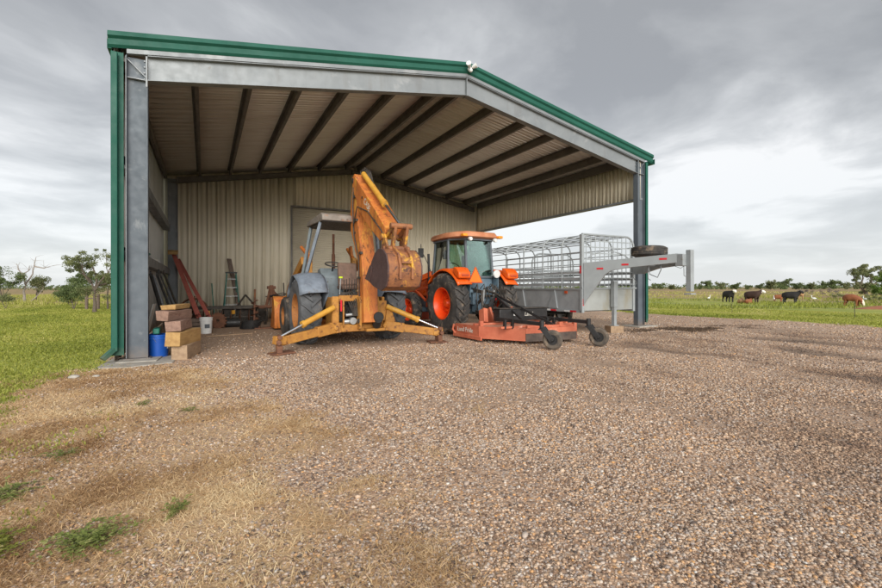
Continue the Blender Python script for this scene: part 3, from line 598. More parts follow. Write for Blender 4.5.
# roof sheets (ribs run down the slope)
for sg, xe in ((-1, XL - .06), (1, XR + .28)):
    Lr = math.hypot(xe - XM, SL * (xe - XM)); dirv = Vector((sg, 0, -SL)).normalized(); nrm = Vector((sg * SL, 0, 1)).normalized()
    o = sheet('roof_panel', 'ceiling', Vector((XM, Y0 + .0, zr(XM) + .215)), (0, 1, 0), dirv, nrm, YE - Y0 + .1, lambda u, Lr=Lr: Lr)
    # galvanised outer skin 4 mm above
    o2 = sheet('roof_skin', 'rooftop', Vector((XM, Y0 + .0, zr(XM) + .222)), (0, 1, 0), dirv, nrm, YE - Y0 + .1, lambda u, Lr=Lr: Lr)
MB().prism([(XM - .2, zr(XM - .2) + .27), (XM, zr(XM) + .28), (XM + .2, zr(XM + .2) + .27), (XM + .2, zr(XM + .2) + .262), (XM, zr(XM) + .272), (XM - .2, zr(XM - .2) + .262)], 'y', Y0 - .02, YE + .1).build('ridge_cap', 'green', shed, world=True)
# purlins: Z sections
def purlin(x):
    sg = 1 if x > XM else -1; zb = zr(x) + .004; b = MB()
    b.b2((x - .004, Y0 + .14, zb), (x + .004, YB - .02, zb + .2)); b.b2((x + .0045, Y0 + .14, zb), (x + .07, YB - .02, zb + .004)); b.b2((x - .07, Y0 + .14, zb + .194), (x - .0045, YB - .02, zb + .198))
    b.b2((x + .066, Y0 + .14, zb + .0045), (x + .07, YB - .02, zb + .022))
    b.build('purlin', 'purlin', shed, world=True)
for x in (5.12, 4.0, 2.85, 1.80, .80, -.17, 5.64, 6.72, 7.8, 8.85, 9.9, 10.9): purlin(x)
for x, c in ((XL + .12, 1), (XR - .24, -1)):
    b = MB(); zb = zr(x) - .03; b.b2((x - .04, Y0 + .24, zb), (x + .04, YB - .26, zb + .23)); b.build('eave_strut', 'purlin', shed, world=True)
# rigid frames: tapered I columns and rafters
def frame(y, m, wd=.16, left=True, right=True, D=.40):
    cl0, cl1, cr0, cr1 = -1.10, -.833, 11.47, 11.76; tw = .012
    zl, zrr = zr(cl0), zr(cr1); h = wd / 2
    for (a0, a1, ok) in ((cl0, cl1, left), (cr0, cr1, right)):
        if not ok: continue
        b = MB()
        zt = zr((a0 + a1) / 2) - .03
        b.b2((a0, y - tw / 2, .05), (a1, y + tw / 2, zt))
        b.b2((a0 - .0125, y - h, .05), (a0 - .0005, y + h, zt)); b.b2((a1 + .0005, y - h, .05), (a1 + .0125, y + h, zt - (D if a0 < 0 else .0)))
        b.b2((a0 - .05, y - h - .03, .036), (a1 + .05, y + h + .03, .0495))
        b.build('column', 'galvcol' if m == 'galv' else 'galv', shed, world=True)
    b = MB()
    for sg, xa in ((-1, cl1 + .014), (1, cr0 - .014)):
        xs_ = [xa, XM + sg * .008]; 
        poly = [(xs_[0], zr(xs_[0]) - .012), (xs_[1], zr(xs_[1]) - .012), (xs_[1], zr(xs_[1]) - D), (xs_[0], zr(xs_[0]) - D)]
        b.prism(poly, 'y', y - tw / 2, y + tw / 2)
        for off in (0, -D):
            b.prism([(xs_[0], zr(xs_[0]) + off - .0115), (xs_[1], zr(xs_[1]) + off - .0115), (xs_[1], zr(xs_[1]) + off - .0005), (xs_[0], zr(xs_[0]) + off - .0005)], 'y', y - h, y + h)
    b.b2((XM - .0075, y - h - .01, zr(XM) - D - .03), (XM + .0075, y + h + .01, zr(XM) - .01))
    b.build('rafter', m, shed, world=True)
    for sg, a0, a1 in ((-1, cl0, cl1), (1, cr0, cr1)):
        if (sg > 0 and not right): continue
        b = MB()
        zc = zr(a1 if sg < 0 else a0) - D
        b.b2((a0 + .005, y - h + .01, zc - .012), (a1 - .005, y - .0065, zc)); 
        b.bar((a0 if sg < 0 else a1, y - .05, zr(a0) - .06), (a1 if sg < 0 else a0, y - .05, zc + .03), .012, .03, up=(0, 1, 0))
        xe = a1 if sg < 0 else a0
        b.b2((xe - .012, y - h - .012, zc - .12), (xe + .012, y - h - .001, zr(xe) - .02))
        for zz_ in np.linspace(zc + .03, zr(xe) - .08, 4): b.cyl((xe - .035, y - .03, zz_), (xe - .035, y - .007, zz_), .012, n=6)
        b.build('knee_bracket', m, shed, world=True)
frame(Y0 + .12, 'galv'); frame(YB - .12, 'purlin', right=False, D=.17)  # rear rafter kept shallow and dark to stand in for its shadow band
# green corner trim, rake trim, gutter, downspout, channel under the rake
b = MB()
b.b2((XL - .004, Y0 + .0, .12), (XL + .15, Y0 + .012, zr(XL) + .02)); b.b2((XL - .006, Y0, .12), (XL - .001, Y0 + .16, zr(XL) + .02))
b.b2((XL + .145, Y0 - .018, .12), (XL + .154, Y0 - .001, zr(XL) + .02)); b.b2((XL - .004, Y0 - .018, .12), (XL + .006, Y0 - .001, zr(XL) + .02))
b.build('corner_trim', 'green', shed, world=True)
b = MB(); b.b2((XR - .02, Y0, .12), (XR + .045, Y0 + .012, zr(XR) + .02)); b.b2((XR + .045, Y0, .12), (XR + .050, Y0 + .2, zr(XR) + .02)); b.build('corner_trim', 'green', shed, world=True)
b = MB(); b.b2((XL + .05, Y0 - .085, .22), (XL + .12, Y0 - .02, zr(XL) - .02)); b.bar((XL + .085, Y0 - .05, .24), (XL + .0, Y0 - .13, .10), .07, .06)
MB().b2((XL + .175, Y0 + .02, .06), (XL + .185, Y0 + .06, zr(XL))).build('wall_edge', 'galv', shed, world=True)
xa, xb = XL - .05, XR + .30
def rake(z0, z1, ya, yb, name, m, bev=0):
    b = MB()
    for x0, x1 in ((xa, XM), (XM, xb)):
        b.prism([(x0, zr(x0) + z0), (x1, zr(x1) + z0), (x1, zr(x1) + z1), (x0, zr(x0) + z1)], 'y', ya, yb)
    return b.build(name, m, shed, world=True)
b = MB()          # folded rake section: sloping face with returns
sec = [(-.0, .335), (-.035, .325), (-.045, .25), (-.005, .215), (-.002, .125), (.03, .085), (.04, .09), (.008, .13), (.006, .22), (.0, .325), (.05, .33), (.05, .335)]
vs = []; n_ = len(sec)
for x in (xa, XM, xb): vs += [(x, Y0 + dy, zr(x) + dz) for dy, dz in sec]
fs = [(k * n_ + j, k * n_ + (j + 1) % n_, (k + 1) * n_ + (j + 1) % n_, (k + 1) * n_ + j) for k in (0, 1) for j in range(n_)]
fs += [tuple(range(n_))[::-1], tuple(range(2 * n_, 3 * n_))]
b.add(vs, fs); b.build('rake_trim', 'green', shed, world=True, smooth=15)
b = MB()
for x0, x1 in ((XL + .19, XM), (XM, XR - .02)):
    b.prism([(x0, zr(x0) + .02), (x1, zr(x1) + .02), (x1, zr(x1) + .10), (x0, zr(x0) + .10)], 'y', Y0 + .035, Y0 + .045)
    b.prism([(x0, zr(x0) + .012), (x1, zr(x1) + .012), (x1, zr(x1) + .0195), (x0, zr(x0) + .0195)], 'y', Y0 + .035, Y0 + .11)
b.build('rake_channel', 'galv', shed, world=True)
for x in (5.12, 4.0, 2.85, 1.80, .80, -.17, 5.64, 6.72, 7.8, 8.85, 9.9, 10.9): MB().b2((x - .05, Y0 + .05, zr(x) + .002), (x + .05, Y0 + .13, zr(x) + .10)).build('purlin_clip', 'purlin', shed, world=True)
for sg, xe in ((-1, XL - .005), (1, XR + .29)):
    b = MB(); o_ = -1 if sg < 0 else 1; z = zr(xe) + .2
    wd = .05 if sg < 0 else .12
    b.b2((xe - wd * (sg < 0), Y0 + .01, z - .14), (xe + wd * (sg > 0), YE + .1, z - .13)); b.b2((xe + o_ * wd, Y0 + .01, z - .14), (xe + o_ * (wd + .006), YE + .1, z + .02))
    b.build('gutter', 'green', shed, world=True)
b = MB(); b.b2((XL + .0, Y0 - .10, .20), (XL + .085, Y0 - .022, zr(XL) - .02)); b.bar((XL + .042, Y0 - .06, .235), (XL - .10, Y0 - .14, .09), .085, .07)
b.build('downspout', 'green', shed, world=True, bevel=.008)
b = MB(); b.bar((XR + .06, Y0 + .05, .16), (XR + .06, Y0 + .05, zr(XR)), .06, .08); b.build('downspout', 'green', shed, world=True)
# girts on the left wall
for z in (1.66, 3.16):
    b = MB(); x = XL + .055
    b.b2((x, Y0 + .22, z + .20), (x + .19, YB - .24, z + .206)); b.b2((x, Y0 + .22, z), (x + .19, YB - .24, z + .006)); b.b2((x + .184, Y0 + .22, z + .0065), (x + .19, YB - .24, z + .1995))
    b.build('girt', 'girt', shed, world=True)
# footings
b = MB(); b.prism([(-1.42, 8.02), (-1.05, 7.88), (-.45, 8.06), (-.40, 8.75), (-.6, 9.0), (-1.35, 8.95)], 'z', -.1, .018); b.prism([(-1.22, 8.3), (-.68, 8.26), (-.62, 8.85), (-1.2, 8.9)], 'z', .0185, .036)
b.build('footing', 'concrete', shed, world=True, bevel=.012)
b = MB(); b.b2((11.2, 8.3, -.1), (12.05, 8.95, .035)); b.build('footing', 'concrete', shed, world=True, bevel=.01)
# floodlight at the ridge
fl = thing('floodlight', 'small white twin-head floodlight fixed under the ridge of the green trim', 'lamp', (XM + .02, Y0 - .03, zr(XM) + .16))
b = MB(); b.cyl((0, -.045, 0), (0, -.005, 0), .05, n=14); b.sph((0, -.07, -.05), .045); b.build('base', 'white', fl)
for sx in (-1, 1):
    b = MB(); b.cyl((sx * .04, -.07, .03), (sx * .11, -.15, .06), .035, .06, n=14); b.cyl((0, -.05, 0), (sx * .05, -.09, .03), .015, n=8); b.build('lamp_head', 'white', fl)

# ------------------------------------------------------------------ wheels
def tyre_mb(r, wd, rim, c, lugs=20, lug_h=.035, mirror=1, n=56, rib=False):
    b = MB(); x0, y0, z0 = c; h = wd / 2; sh = r - lug_h
    prof = [(-h * .82, rim), (-h * .98, rim + (sh - rim) * .35), (-h, rim + (sh - rim) * .62), (-h * .88, sh - .03), (-h * .6, sh - .004), (0, sh + .004), (h * .6, sh - .004), (h * .88, sh - .03), (h, rim + (sh - rim) * .62), (h * .98, rim + (sh - rim) * .35), (h * .82, rim), (h * .5, rim - .01), (-h * .5, rim - .01)]
    b.lathe(prof, c, n)
    if lugs:
        pitch = 2 * math.pi / lugs; bw = pitch * .30
        for k in range(lugs):
            for sd_ in (-1, 1):
                a0 = k * pitch + (pitch / 2 if sd_ > 0 else 0); m_ = 5; vs = []
                for j in range(m_ + 1):
                    t = j / m_; xx = sd_ * (t * h * .99 - .02); a = a0 + t * pitch * .85 * mirror
                    rb = (sh - .012) if t < .6 else (sh - .012 - (t - .6) * .12); rt = r if t < .7 else r - (t - .7) * .13
                    for (aa, rr) in ((a - bw / 2, rb), (a - bw * .4, rt), (a + bw * .4, rt), (a + bw / 2, rb)):
                        vs.append((x0 + xx, y0 + rr * math.cos(aa), z0 + rr * math.sin(aa)))
                fs = [(4 * j + q, 4 * j + (q + 1) % 4, 4 * j + 4 + (q + 1) % 4, 4 * j + 4 + q) for j in range(m_) for q in range(4)] + [(3, 2, 1, 0), tuple(4 * m_ + q for q in range(4))]
                b.add(vs, fs)
    elif rib:
        for xx in (-.55, -.2, .2, .55):
            b.lathe([(xx * h - .02, sh - .01), (xx * h - .016, r), (xx * h + .016, r), (xx * h + .02, sh - .01)], c, n)
    return b
def rim_mb(R_, wd, c, side, dish=.3, hub=.10, bolts=8, n=40):
    """side=+1: outer face towards +x"""
    b = MB(); s = side; h = wd / 2; d = h * dish
    prof = [(h * .86, R_ + .015), (h * .86, R_ - .01), (h * .6, R_ - .045), (h * .1, R_ - .07), (h * .1 - d * 1, R_ - .07)]
    prof += [(h * .1 - d, R_ * .70), (h * .1 - d + .05, R_ * .56), (h * .1 - d + .05, hub * 1.5), (h * .1 - d + .02, hub * 1.35), (h * .1 + .02, hub), (h * .1 + .06, hub * .8), (h * .1 + .06, .001)]
    b.lathe([(s * a, q) for a, q in prof], c, n, closed=False)
    b.lathe([(-s * h * .86, R_ + .015), (-s * h * .86, R_ - .01), (-s * h * .5, R_ - .05), (s * h * .1, R_ - .075)], c, n, closed=False)
    for k in range(bolts):
        a = 2 * math.pi * k / bolts; rr = hub * 1.9
        p = (c[0] + s * (h * .1 - d + .05), c[1] + rr * math.cos(a), c[2] + rr * math.sin(a)); b.cyl(p, (p[0] + s * .03, p[1], p[2]), .016, n=6)
    for k in range(4):    # rim clamps
        a = 2 * math.pi * (k + .5) / 4; rr = R_ * .84; b.box((c[0] + s * (h * .1 - d + .01), c[1] + rr * math.cos(a), c[2] + rr * math.sin(a)), (.05, .07, .07), Euler((a, 0, 0)).to_matrix())
    return b
def wheel(parent, c, side, r, wd, rim, mr, mt, lugs=20, lug_h=.035, mirror=1, rib=False):
    w_ = rim_mb(rim, wd, c, side).build('wheel', mr, parent, smooth=30)
    tyre_mb(r, wd, rim, c, lugs, lug_h, mirror, rib=rib).build('tyre', mt, w_, smooth=32)
    return w_

# ------------------------------------------------------------------ backhoe loader
bh = thing('backhoe_loader', 'old rusty yellow backhoe loader with raised boom and stabiliser legs spread', 'backhoe', (2.79, 9.43, 0), R(.9))
for s in (-1, 1):
    wheel(bh, (s * .93, 0, .70), s, .70, .46, .36, 'rim_rust', 'tyre_old', 18, .04, -1)
    wheel(bh, (s * .90, 2.0, .48), s, .48, .32, .22, 'rim_rust', 'tyre', 0, .012, rib=True)
b = MB(); b.b2((-.36, -.45, .48), (.36, 2.7, .80)); b.b2((-.75, -.1, .60), (.75, .1, .80)); b.b2((-.75, 2.05, .36), (.75, 2.2, .50)); b.build('chassis', 'grime', bh, bevel=.02)
b = MB(); b.prism([(1.05, .82), (2.75, .82), (2.75, 1.30), (2.6, 1.42), (1.1, 1.52), (1.05, 1.48)], 'x', -.36, .36); b.b2((-.30, 2.752, .80), (.30, 2.78, 1.28)); b.build('hood', 'yframe', bh, bevel=.03)
b = MB(); b.cyl((.12, 1.55, 1.45), (.12, 1.55, 2.05), .045, n=12); b.cyl((.12, 1.55, 2.05), (.12, 1.55, 2.56), .032, n=12); b.build('exhaust', 'rust', bh)
# fenders
def arc_sheet(x0, x1, r, a0, a1, c=(0, .7), th=.012, lip=.05, n=14, ax='x', dent=0, seed=1):
    g = random.Random(seed); pts = [(c[0] + r * math.cos(R(a)), c[1] + r * math.sin(R(a))) for a in np.linspace(a0, a1, n)]
    inn = [(c[0] + (r - th) * math.cos(R(a)), c[1] + (r - th) * math.sin(R(a))) for a in np.linspace(a1, a0, n)]
    return MB().prism(pts + inn, ax, x0, x1)
for s in (-1, 1):
    b = MB(); NA, NX = 20, 9; vs = []; g = random.Random(4 + s)
    for i in range(NA):
        a = R(22 + 128 * i / (NA - 1))
        for j in range(NX):
            t = j / (NX - 1); x = s * (.60 + .57 * t); rr = .82 - .10 * max(0, t - .7) ** 1.4 * 4 - (.03 if t == 0 else 0)
            rr += .018 * math.sin(a * 7 + t * 5 + s) * t + (.035 * math.exp(-((a - 1.7) / .25) ** 2 - ((t - .75) / .2) ** 2)) * -1
            droop = .10 * max(0, (a - 2.3)) * t
            vs.append((x, -rr * math.cos(math.pi - a) * 1.0, .70 + rr * math.sin(a) - droop))
    b.add(vs, [(i * NX + j, i * NX + j + 1, (i + 1) * NX + j + 1, (i + 1) * NX + j) for i in range(NA - 1) for j in range(NX - 1)])
    vsd = [(s * .60, 0, .6)] + [(s * .60, -.79 * math.cos(math.pi - R(22 + 128 * i / 19)), .70 + .79 * math.sin(R(22 + 128 * i / 19))) for i in range(20)]
    b.add(vsd, [(0, k, k + 1) for k in range(1, 20)])
    o = b.build('fender', 'fender', bh, smooth=60, merge=False); q = o.modifiers.new('gauge', 'SOLIDIFY'); q.thickness = .01
# operator station
b = MB(); b.b2((-.55, -.35, .80), (.55, 1.0, .86)); b.prism([(.55, .86), (1.0, .86), (1.0, 1.62), (.78, 1.66), (.55, 1.45)], 'x', -.42, .10); b.b2((.16, .6, .86), (.40, .98, 1.35)); b.build('console', 'console', bh, bevel=.03)
b = MB()
b.tube([(-.15 + .19 * math.cos(t), .58 + .17 * math.sin(t), 1.74 + .06 * math.sin(t)) for t in np.linspace(0, 2 * math.pi, 25)], .014, 6)
b.cyl((-.15, .80, 1.45), (-.15, .58, 1.74), .018, n=8); b.bar((-.33, .58, 1.74), (.03, .58, 1.74), .02, .012); b.build('steering_wheel', 'black', bh)
b = MB(); b.box((.06, .02, 1.20), (.46, .46, .10)); b.box((.06, .20, 1.50), (.44, .10, .52), (R(-8), 0, 0)); b.cyl((.06, 0, .86), (.06, 0, 1.15), .07); b.build('seat', 'vinyl', bh, bevel=.035)
# canopy
b = MB(); b.prism([(-.42, 2.60), (-.40, 2.72), (-.30, 2.77), (.95, 2.74), (1.02, 2.70), (1.02, 2.62)], 'x', -.66, .66); b.build('canopy', 'canopy', bh, bevel=.02)
MB().b2((-.63, -.38, 2.585), (.63, .98, 2.598)).build('canopy_lining', 'black', bh)
for s in (-1, 1):
    b = MB(); b.tube([(s * .84, .28, 1.45), (s * .80, .12, 1.75), (s * .62, -.12, 2.60)], .042, 4); b.build('canopy_post', 'fender', bh)
    b = MB(); b.tube([(s * .80, .95, 1.30), (s * .60, .85, 2.60)], .04, 4); b.build('canopy_post', 'console', bh)
    b = MB(); b.bar((s * .66, .2, .9), (s * .86, .3, 1.5), .10, .14); b.build('post_bracket', 'grime', bh)
# control levers
b = MB(); b.b2((-.30, -.42, .86), (.28, -.34, 1.10)); 
for k in range(7): b.cyl((-.20 + k * .055, -.40, 1.08), (-.22 + k * .06, -.46 + .01 * (k % 2), 1.36 + .02 * (k % 3)), .008, n=6)
b.build('control_levers', 'grime', bh)
b = MB(); b.cyl((-.30, -.42, 1.05), (-.29, -.47, 1.40), .014, n=8); b.build('lever', 'alu', bh)
MB().b2((-.33, -.49, 1.39), (-.25, -.44, 1.43)).build('lever_knob', 'chartreuse', bh, bevel=.01)
# loader arms, bucket
for s in (-1, 1):
    b = MB(); b.prism([(1.1, .6), (1.4, .6), (1.36, 1.95), (1.16, 1.95)], 'x', s * .50, s * .60); b.build('loader_tower', 'yframe', bh, bevel=.015)
    b = MB(); b.bar((s * .70, 1.25, 1.85), (s * .72, 2.9, 1.15), .09, .20); b.bar((s * .72, 2.85, 1.2), (s * .74, 3.4, .35), .09, .18); b.build('loader_arm', 'yframe', bh, bevel=.015)
    b = MB(); b.cyl((s * .68, 1.3, 1.0), (s * .70, 2.2, 1.35), .05, n=12); b.cyl((s * .70, 2.2, 1.35), (s * .70, 2.7, 1.38), .025, n=10, mi=1); b.build('lift_cylinder', ['yellow', 'chrome'], bh)
    b = MB(); b.cyl((s * .55, 1.3, 1.95), (s * .60, 1.9, 2.22), .045, n=12); b.bar((s * .55, 1.25, 1.6), (s * .55, 1.5, 2.25), .06, .10); b.build('tilt_link', 'boom', bh)
b = MB(); pr = [(3.42, .12), (3.40, .45), (3.46, .75), (3.60, .92), (3.72, .95), (3.72, .93), (3.61, .90), (3.48, .74), (3.42, .45), (3.44, .14), (4.15, .06), (4.15, .04), (3.46, .05)]
b.prism(pr, 'x', -1.0, 1.0)
for s in (-1, 1): b.prism([(3.42, .1), (3.40, .45), (3.46, .75), (3.60, .92), (3.74, .95), (4.15, .05), (3.46, .05)], 'x', s * 1.0, s * 1.025)
for x_ in (-.7, 0, .7): b.prism([(3.30, .15), (3.30, .5), (3.42, .82), (3.44, .12)], 'x', x_ - .03, x_ + .03)
b.build('loader_bucket', 'boom', bh)
# rear main frame (window-like plates)
b = MB(); y0, y1 = -.86, -.80
b.b2((-.58, y0, .34), (-.44, y1, 1.02)); b.b2((-.44, y0 - .004, .92), (.02, y1 + .004, 1.04)); b.b2((-.44, y0 - .004, .30), (.62, y1 + .004, .44)); b.b2((.02, y0, .34), (.12, y1, 1.0))
b.prism([(-.62, .5), (-.44, .5), (-.40, .30), (-.70, .26), (-.76, .40)], 'y', y0 - .05, y1 + .02); b.prism([(.50, .30), (.58, .78), (.66, .78), (.80, .40), (.74, .26)], 'y', y0 - .05, y1 + .02)
b.b2((-.58, -.80, .36), (-.52, -.35, 1.0)); b.b2((.50, -.80, .36), (.56, -.35, 1.0)); b.b2((-.55, -.78, .42), (.55, -.40, .48)); b.b2((.13, y0 - .01, .5), (.58, y1, .92)); b.bar((-.36, y0 - .03, .95), (-.36, y0 - .03, .40), .03, .05)
b.build('rear_frame', 'yframe', bh, bevel=.012)
b = MB(); b.b2((-.42, y0 - .02, .72), (-.385, y0 - .005, .95)); b.build('warning_decal', 'red', bh)
b = MB(); g = random.Random(2)
for k in range(16):
    x0 = -.35 + .34 * g.random(); z0 = .45 + .12 * g.random()
    b.tube([(x0, -.55, z0), (x0 + .05 * g.random(), -.80 - .03 * g.random(), z0 + .12), (x0 - .08 + .2 * g.random(), -.74, .80 + .1 * g.random()), (x0 + .1, -.5, 1.05)], .011, 6)
b.build('hydraulic_hoses', 'black', bh)
b = MB(); b.cyl((-.34, -.78, .50), (.0, -.82, .52), .05, n=12); b.cyl((-.16, -.9, .52), (-.16, -.76, .52), .07, n=14); b.cyl((-.3, -.84, .64), (.0, -.86, .66), .03, n=10); b.build('swing_cylinder', 'alu', bh)
# swing casting at the boom foot
b = MB(); b.prism([(-.84, .34), (-1.02, .36), (-1.06, .90), (-.98, 1.02), (-.84, 1.0)], 'x', -.07, -.02); b.prism([(-.84, .34), (-1.02, .36), (-1.06, .90), (-.98, 1.02), (-.84, 1.0)], 'x', .30, .35); b.b2((.08, -1.02, .30), (.54, -.80, .36)); b.build('swing_casting', 'yframe', bh, bevel=.01)
b = MB(); b.cyl((.28, -1.20, .60), (.28, -1.02, .60), .105, n=22); b.cyl((.28, -1.15, .56), (.30, -1.0, .42), .09, n=18); b.build('pivot_cover', 'black', bh, bevel=.01)
# boom: world Y = 9.43 + y
BX = .125
bprof = [(-.82, .45), (-.82, 1.70), (-.58, 2.05), (-.32, 2.42), (-.30, 2.80), (-.40, 3.22), (-.46, 3.56), (-.56, 3.60), (-.66, 3.52), (-.70, 2.80), (-.86, 2.30), (-1.02, 1.75), (-1.12, 1.2), (-1.16, .50)]
b = MB(); b.prism(bprof, 'x', BX - .15, BX + .15); 
for s in (-1, 1): b.prism([(-.80, .5), (-.82, 1.72), (-.60, 2.02), (-.66, 2.06), (-.88, 1.74), (-.88, .5)], 'x', BX + s * .151, BX + s * .163)
b.build('boom', 'boom', bh, bevel=.014)
for hw, yy, zz_, rr in ((.19, -.56, 3.45, .06), (.17, -.60, 2.60, .045), (.21, -.98, .52, .05), (.156, -.62, 2.35, .03)): MB().cyl((BX - hw, yy, zz_), (BX + hw, yy, zz_), rr, n=14).build('boom_pin', 'grime', bh)
# hoses over the boom head
b = MB()
for k in range(4): b.tube([(BX + .02 + .03 * k, -.45, 3.35), (BX + .03 * k, -.55, 3.68 + .03 * k), (BX + .05 + .03 * k, -.75, 3.64), (BX + .06 + .02 * k, -.95, 3.38), (BX + .10, -1.1, 3.22)], .014, 6)
b.build('boom_hoses', 'grime', bh)
# dipper stick
sprof = [(-.48, 3.52), (-.62, 3.56), (-.80, 3.42), (-1.60, 2.83), (-2.28, 2.30), (-2.36, 2.18), (-2.28, 2.06), (-2.10, 2.04), (-1.45, 2.40), (-.98, 2.74), (-.62, 3.20)]
b = MB(); b.prism(sprof, 'x', BX + .166, BX + .182); b.prism(sprof, 'x', BX - .182, BX - .166); b.prism([(y_ * 1 + .0, z_) for y_, z_ in [(-.85, 3.36), (-1.6, 2.80), (-2.26, 2.27), (-2.2, 2.12), (-1.5, 2.46), (-1.02, 2.80)]], 'x', BX - .1645, BX + .1645); b.build('dipper_stick', 'boom', bh, bevel=.008)
dx_ = Vector((0, -.80, -.60)); M_ = Matrix(((0, 0, -1, BX - .1835), (dx_.y, -.60, 0, -1.42), (dx_.z, .80, 0, 2.80), (0, 0, 0, 1)))
lettering('CASE', .17, M_, 'paperwhite', bh, 'lettering', .0005)
b = MB()
for s in (-1, 1):
    b.tube([(BX + s * .19, -.62, 2.5), (BX + s * .20, -.9, 2.85), (BX + s * .20, -1.5, 2.66), (BX + s * .2, -2.2, 2.22), (BX + s * .16, -2.3, 2.05)], .012, 6); b.tube([(BX + s * .175, -.95, 1.0), (BX + s * .175, -.90, 1.8), (BX + s * .18, -.62, 2.3), (BX + s * .18, -.55, 2.9), (BX + s * .19, -.62, 3.3)], .013, 6)
for z in (.9, 1.4): b.bar((BX - .178, -.99, z), (BX - .178, -.86, z), .02, .04)
for k in range(5): b.tube([(BX - .20 - .05 * k, -.50, 1.02), (BX - .24 - .04 * k, -.72, 1.12 - .02 * k), (BX - .22 - .03 * k, -.88, .95 - .03 * k), (BX - .20 - .02 * k, -.92, .62)], .013, 6)
for yy, zz_ in ((-1.0, 1.9), (-.72, 2.6), (-.66, 3.1)): b.box((BX - .16, yy, zz_), (.05, .10, .05))
b.build('side_hoses', 'grime', bh)
b = MB()
for (yy, zz_) in ((-1.15, 2.99), (-1.85, 2.43)):
    b.cyl((BX - .189, yy, zz_), (BX - .1825, yy, zz_), .028, n=12)
b.build('stick_hole_discs', 'black', bh)  # solid black discs, colour standing in for the shade inside holes
b = MB(); b.cyl((BX, -.72, 3.58), (BX, -1.85, 2.78), .055, n=16); b.cyl((BX, -1.80, 2.815), (BX, -1.90, 2.745), .066, n=16); b.cyl((BX, -1.85, 2.78), (BX, -2.62, 2.25), .028, n=12, mi=1); b.build('bucket_cylinder', ['yellow', 'chrome'], bh)
b = MB()
for s in (-1, 1):
    b.bar((BX + s * .12, -2.62, 2.25), (BX + s * .12, -2.25, 2.10), .05, .09); b.bar((BX + s * .11, -2.62, 2.25), (BX + s * .11, -2.50, 1.86), .05, .10); b.prism([(-2.30, 2.18), (-2.20, 2.18), (-2.18, 1.84), (-2.32, 1.80), (-2.46, 1.88)], 'x', BX + s * .15, BX + s * .19)
for (yy, zz_, hw) in ((-2.62, 2.25, .20), (-2.25, 2.10, .22), (-2.50, 1.87, .20), (-2.32, 1.88, .22)): b.cyl((BX - hw, yy, zz_), (BX + hw, yy, zz_), .05, n=14)
b.build('bucket_linkage', 'bucket_rust', bh, bevel=.008)
# digging bucket
outer = [(-2.18, 1.80), (-2.38, 1.87), (-2.56, 1.85), (-2.72, 1.74), (-2.80, 1.56), (-2.80, 1.38), (-2.70, 1.21), (-2.48, 1.14), (-2.12, 1.22), (-1.74, 1.37)]
inner = [(y_ * .93 - .165, (z_ - 1.55) * .90 + 1.56) for y_, z_ in outer[::-1]]; inner[0] = (-1.74, 1.39); inner[-1] = (-2.18, 1.78)
b = MB(); b.prism(outer + inner, 'x', BX - .295, BX + .295); 
for xx in (-.11, .11): b.prism([(-2.38, 1.89), (-2.60, 1.885), (-2.77, 1.76), (-2.85, 1.56), (-2.84, 1.34), (-2.79, 1.38), (-2.79, 1.56), (-2.71, 1.73), (-2.55, 1.84)], 'x', BX + xx - .02, BX + xx + .02)
b.prism([(-2.80, 1.70), (-2.86, 1.68), (-2.86, 1.60), (-2.80, 1.60)], 'x', BX - .09, BX + .09)
b.build('digging_bucket', 'bucket_rust', bh, smooth=40)
for s in (-1, 1):
    b = MB(); b.prism(outer + [(-1.80, 1.46), (-2.0, 1.62)], 'x', BX + s * .296, BX + s * .32); b.prism([(-1.72, 1.36), (-1.98, 1.30), (-2.10, 1.56), (-1.98, 1.60)], 'x', BX + s * .321, BX + s * .335); b.build('bucket_side', 'bucket_side', bh, bevel=.006)
for k in range(5):
    x = BX - .25 + k * .125; MB().prism([(-1.80, 1.34), (-1.58, 1.44), (-1.78, 1.42)], 'x', x - .03, x + .03).build('bucket_tooth', 'grime', bh)
# stabilisers
for s in (-1, 1):
    p0 = Vector((s * .52, -.86, .40)); p1 = Vector((s * 1.66, -1.22, .22)); b = MB()
    d = (p1 - p0); m1 = p0 + d * .3 + Vector((0, 0, .02))
    b.bar(p0, p1, .11, .16); b.bar(p0 + d * .02 + Vector((0, 0, -.0)), p0 + d * .35, .13, .20); b.bar(p1 - d * .12, p1 + d * .06 + Vector((0, 0, .05)), .14, .15); b.cyl(p0 + Vector((0, -.09, 0)), p0 + Vector((0, .09, 0)), .05)
    b.build('stabiliser_arm', 'yframe', bh, bevel=.012)
    q0 = Vector((s * .56, -.90, .80)); q1 = Vector((s * 1.64, -1.24, .31)); qm = q0.lerp(q1, .60); b = MB()
    b.cyl(q0, qm, .055, n=16); b.cyl(q0.lerp(q1, .56), q0.lerp(q1, .61), .068, n=16); b.cyl(qm, q1, .024, n=12, mi=1); b.build('stabiliser_cylinder', ['yellow', 'chrome'], bh)
    b = MB(); b.box((s * 1.60, -1.24, .025), (.40, .32, .028), (0, R(s * 2), R(-12 * s))); b.box((s * 1.64, -1.23, .10), (.10, .16, .14)); b.cyl((s * 1.66, -1.36, .22), (s * 1.66, -1.10, .22), .045, n=12); b.cyl((s * 1.64, -1.34, .31), (s * 1.64, -1.14, .31), .04, n=12); b.build('stabiliser_foot', 'rust', bh, bevel=.006)

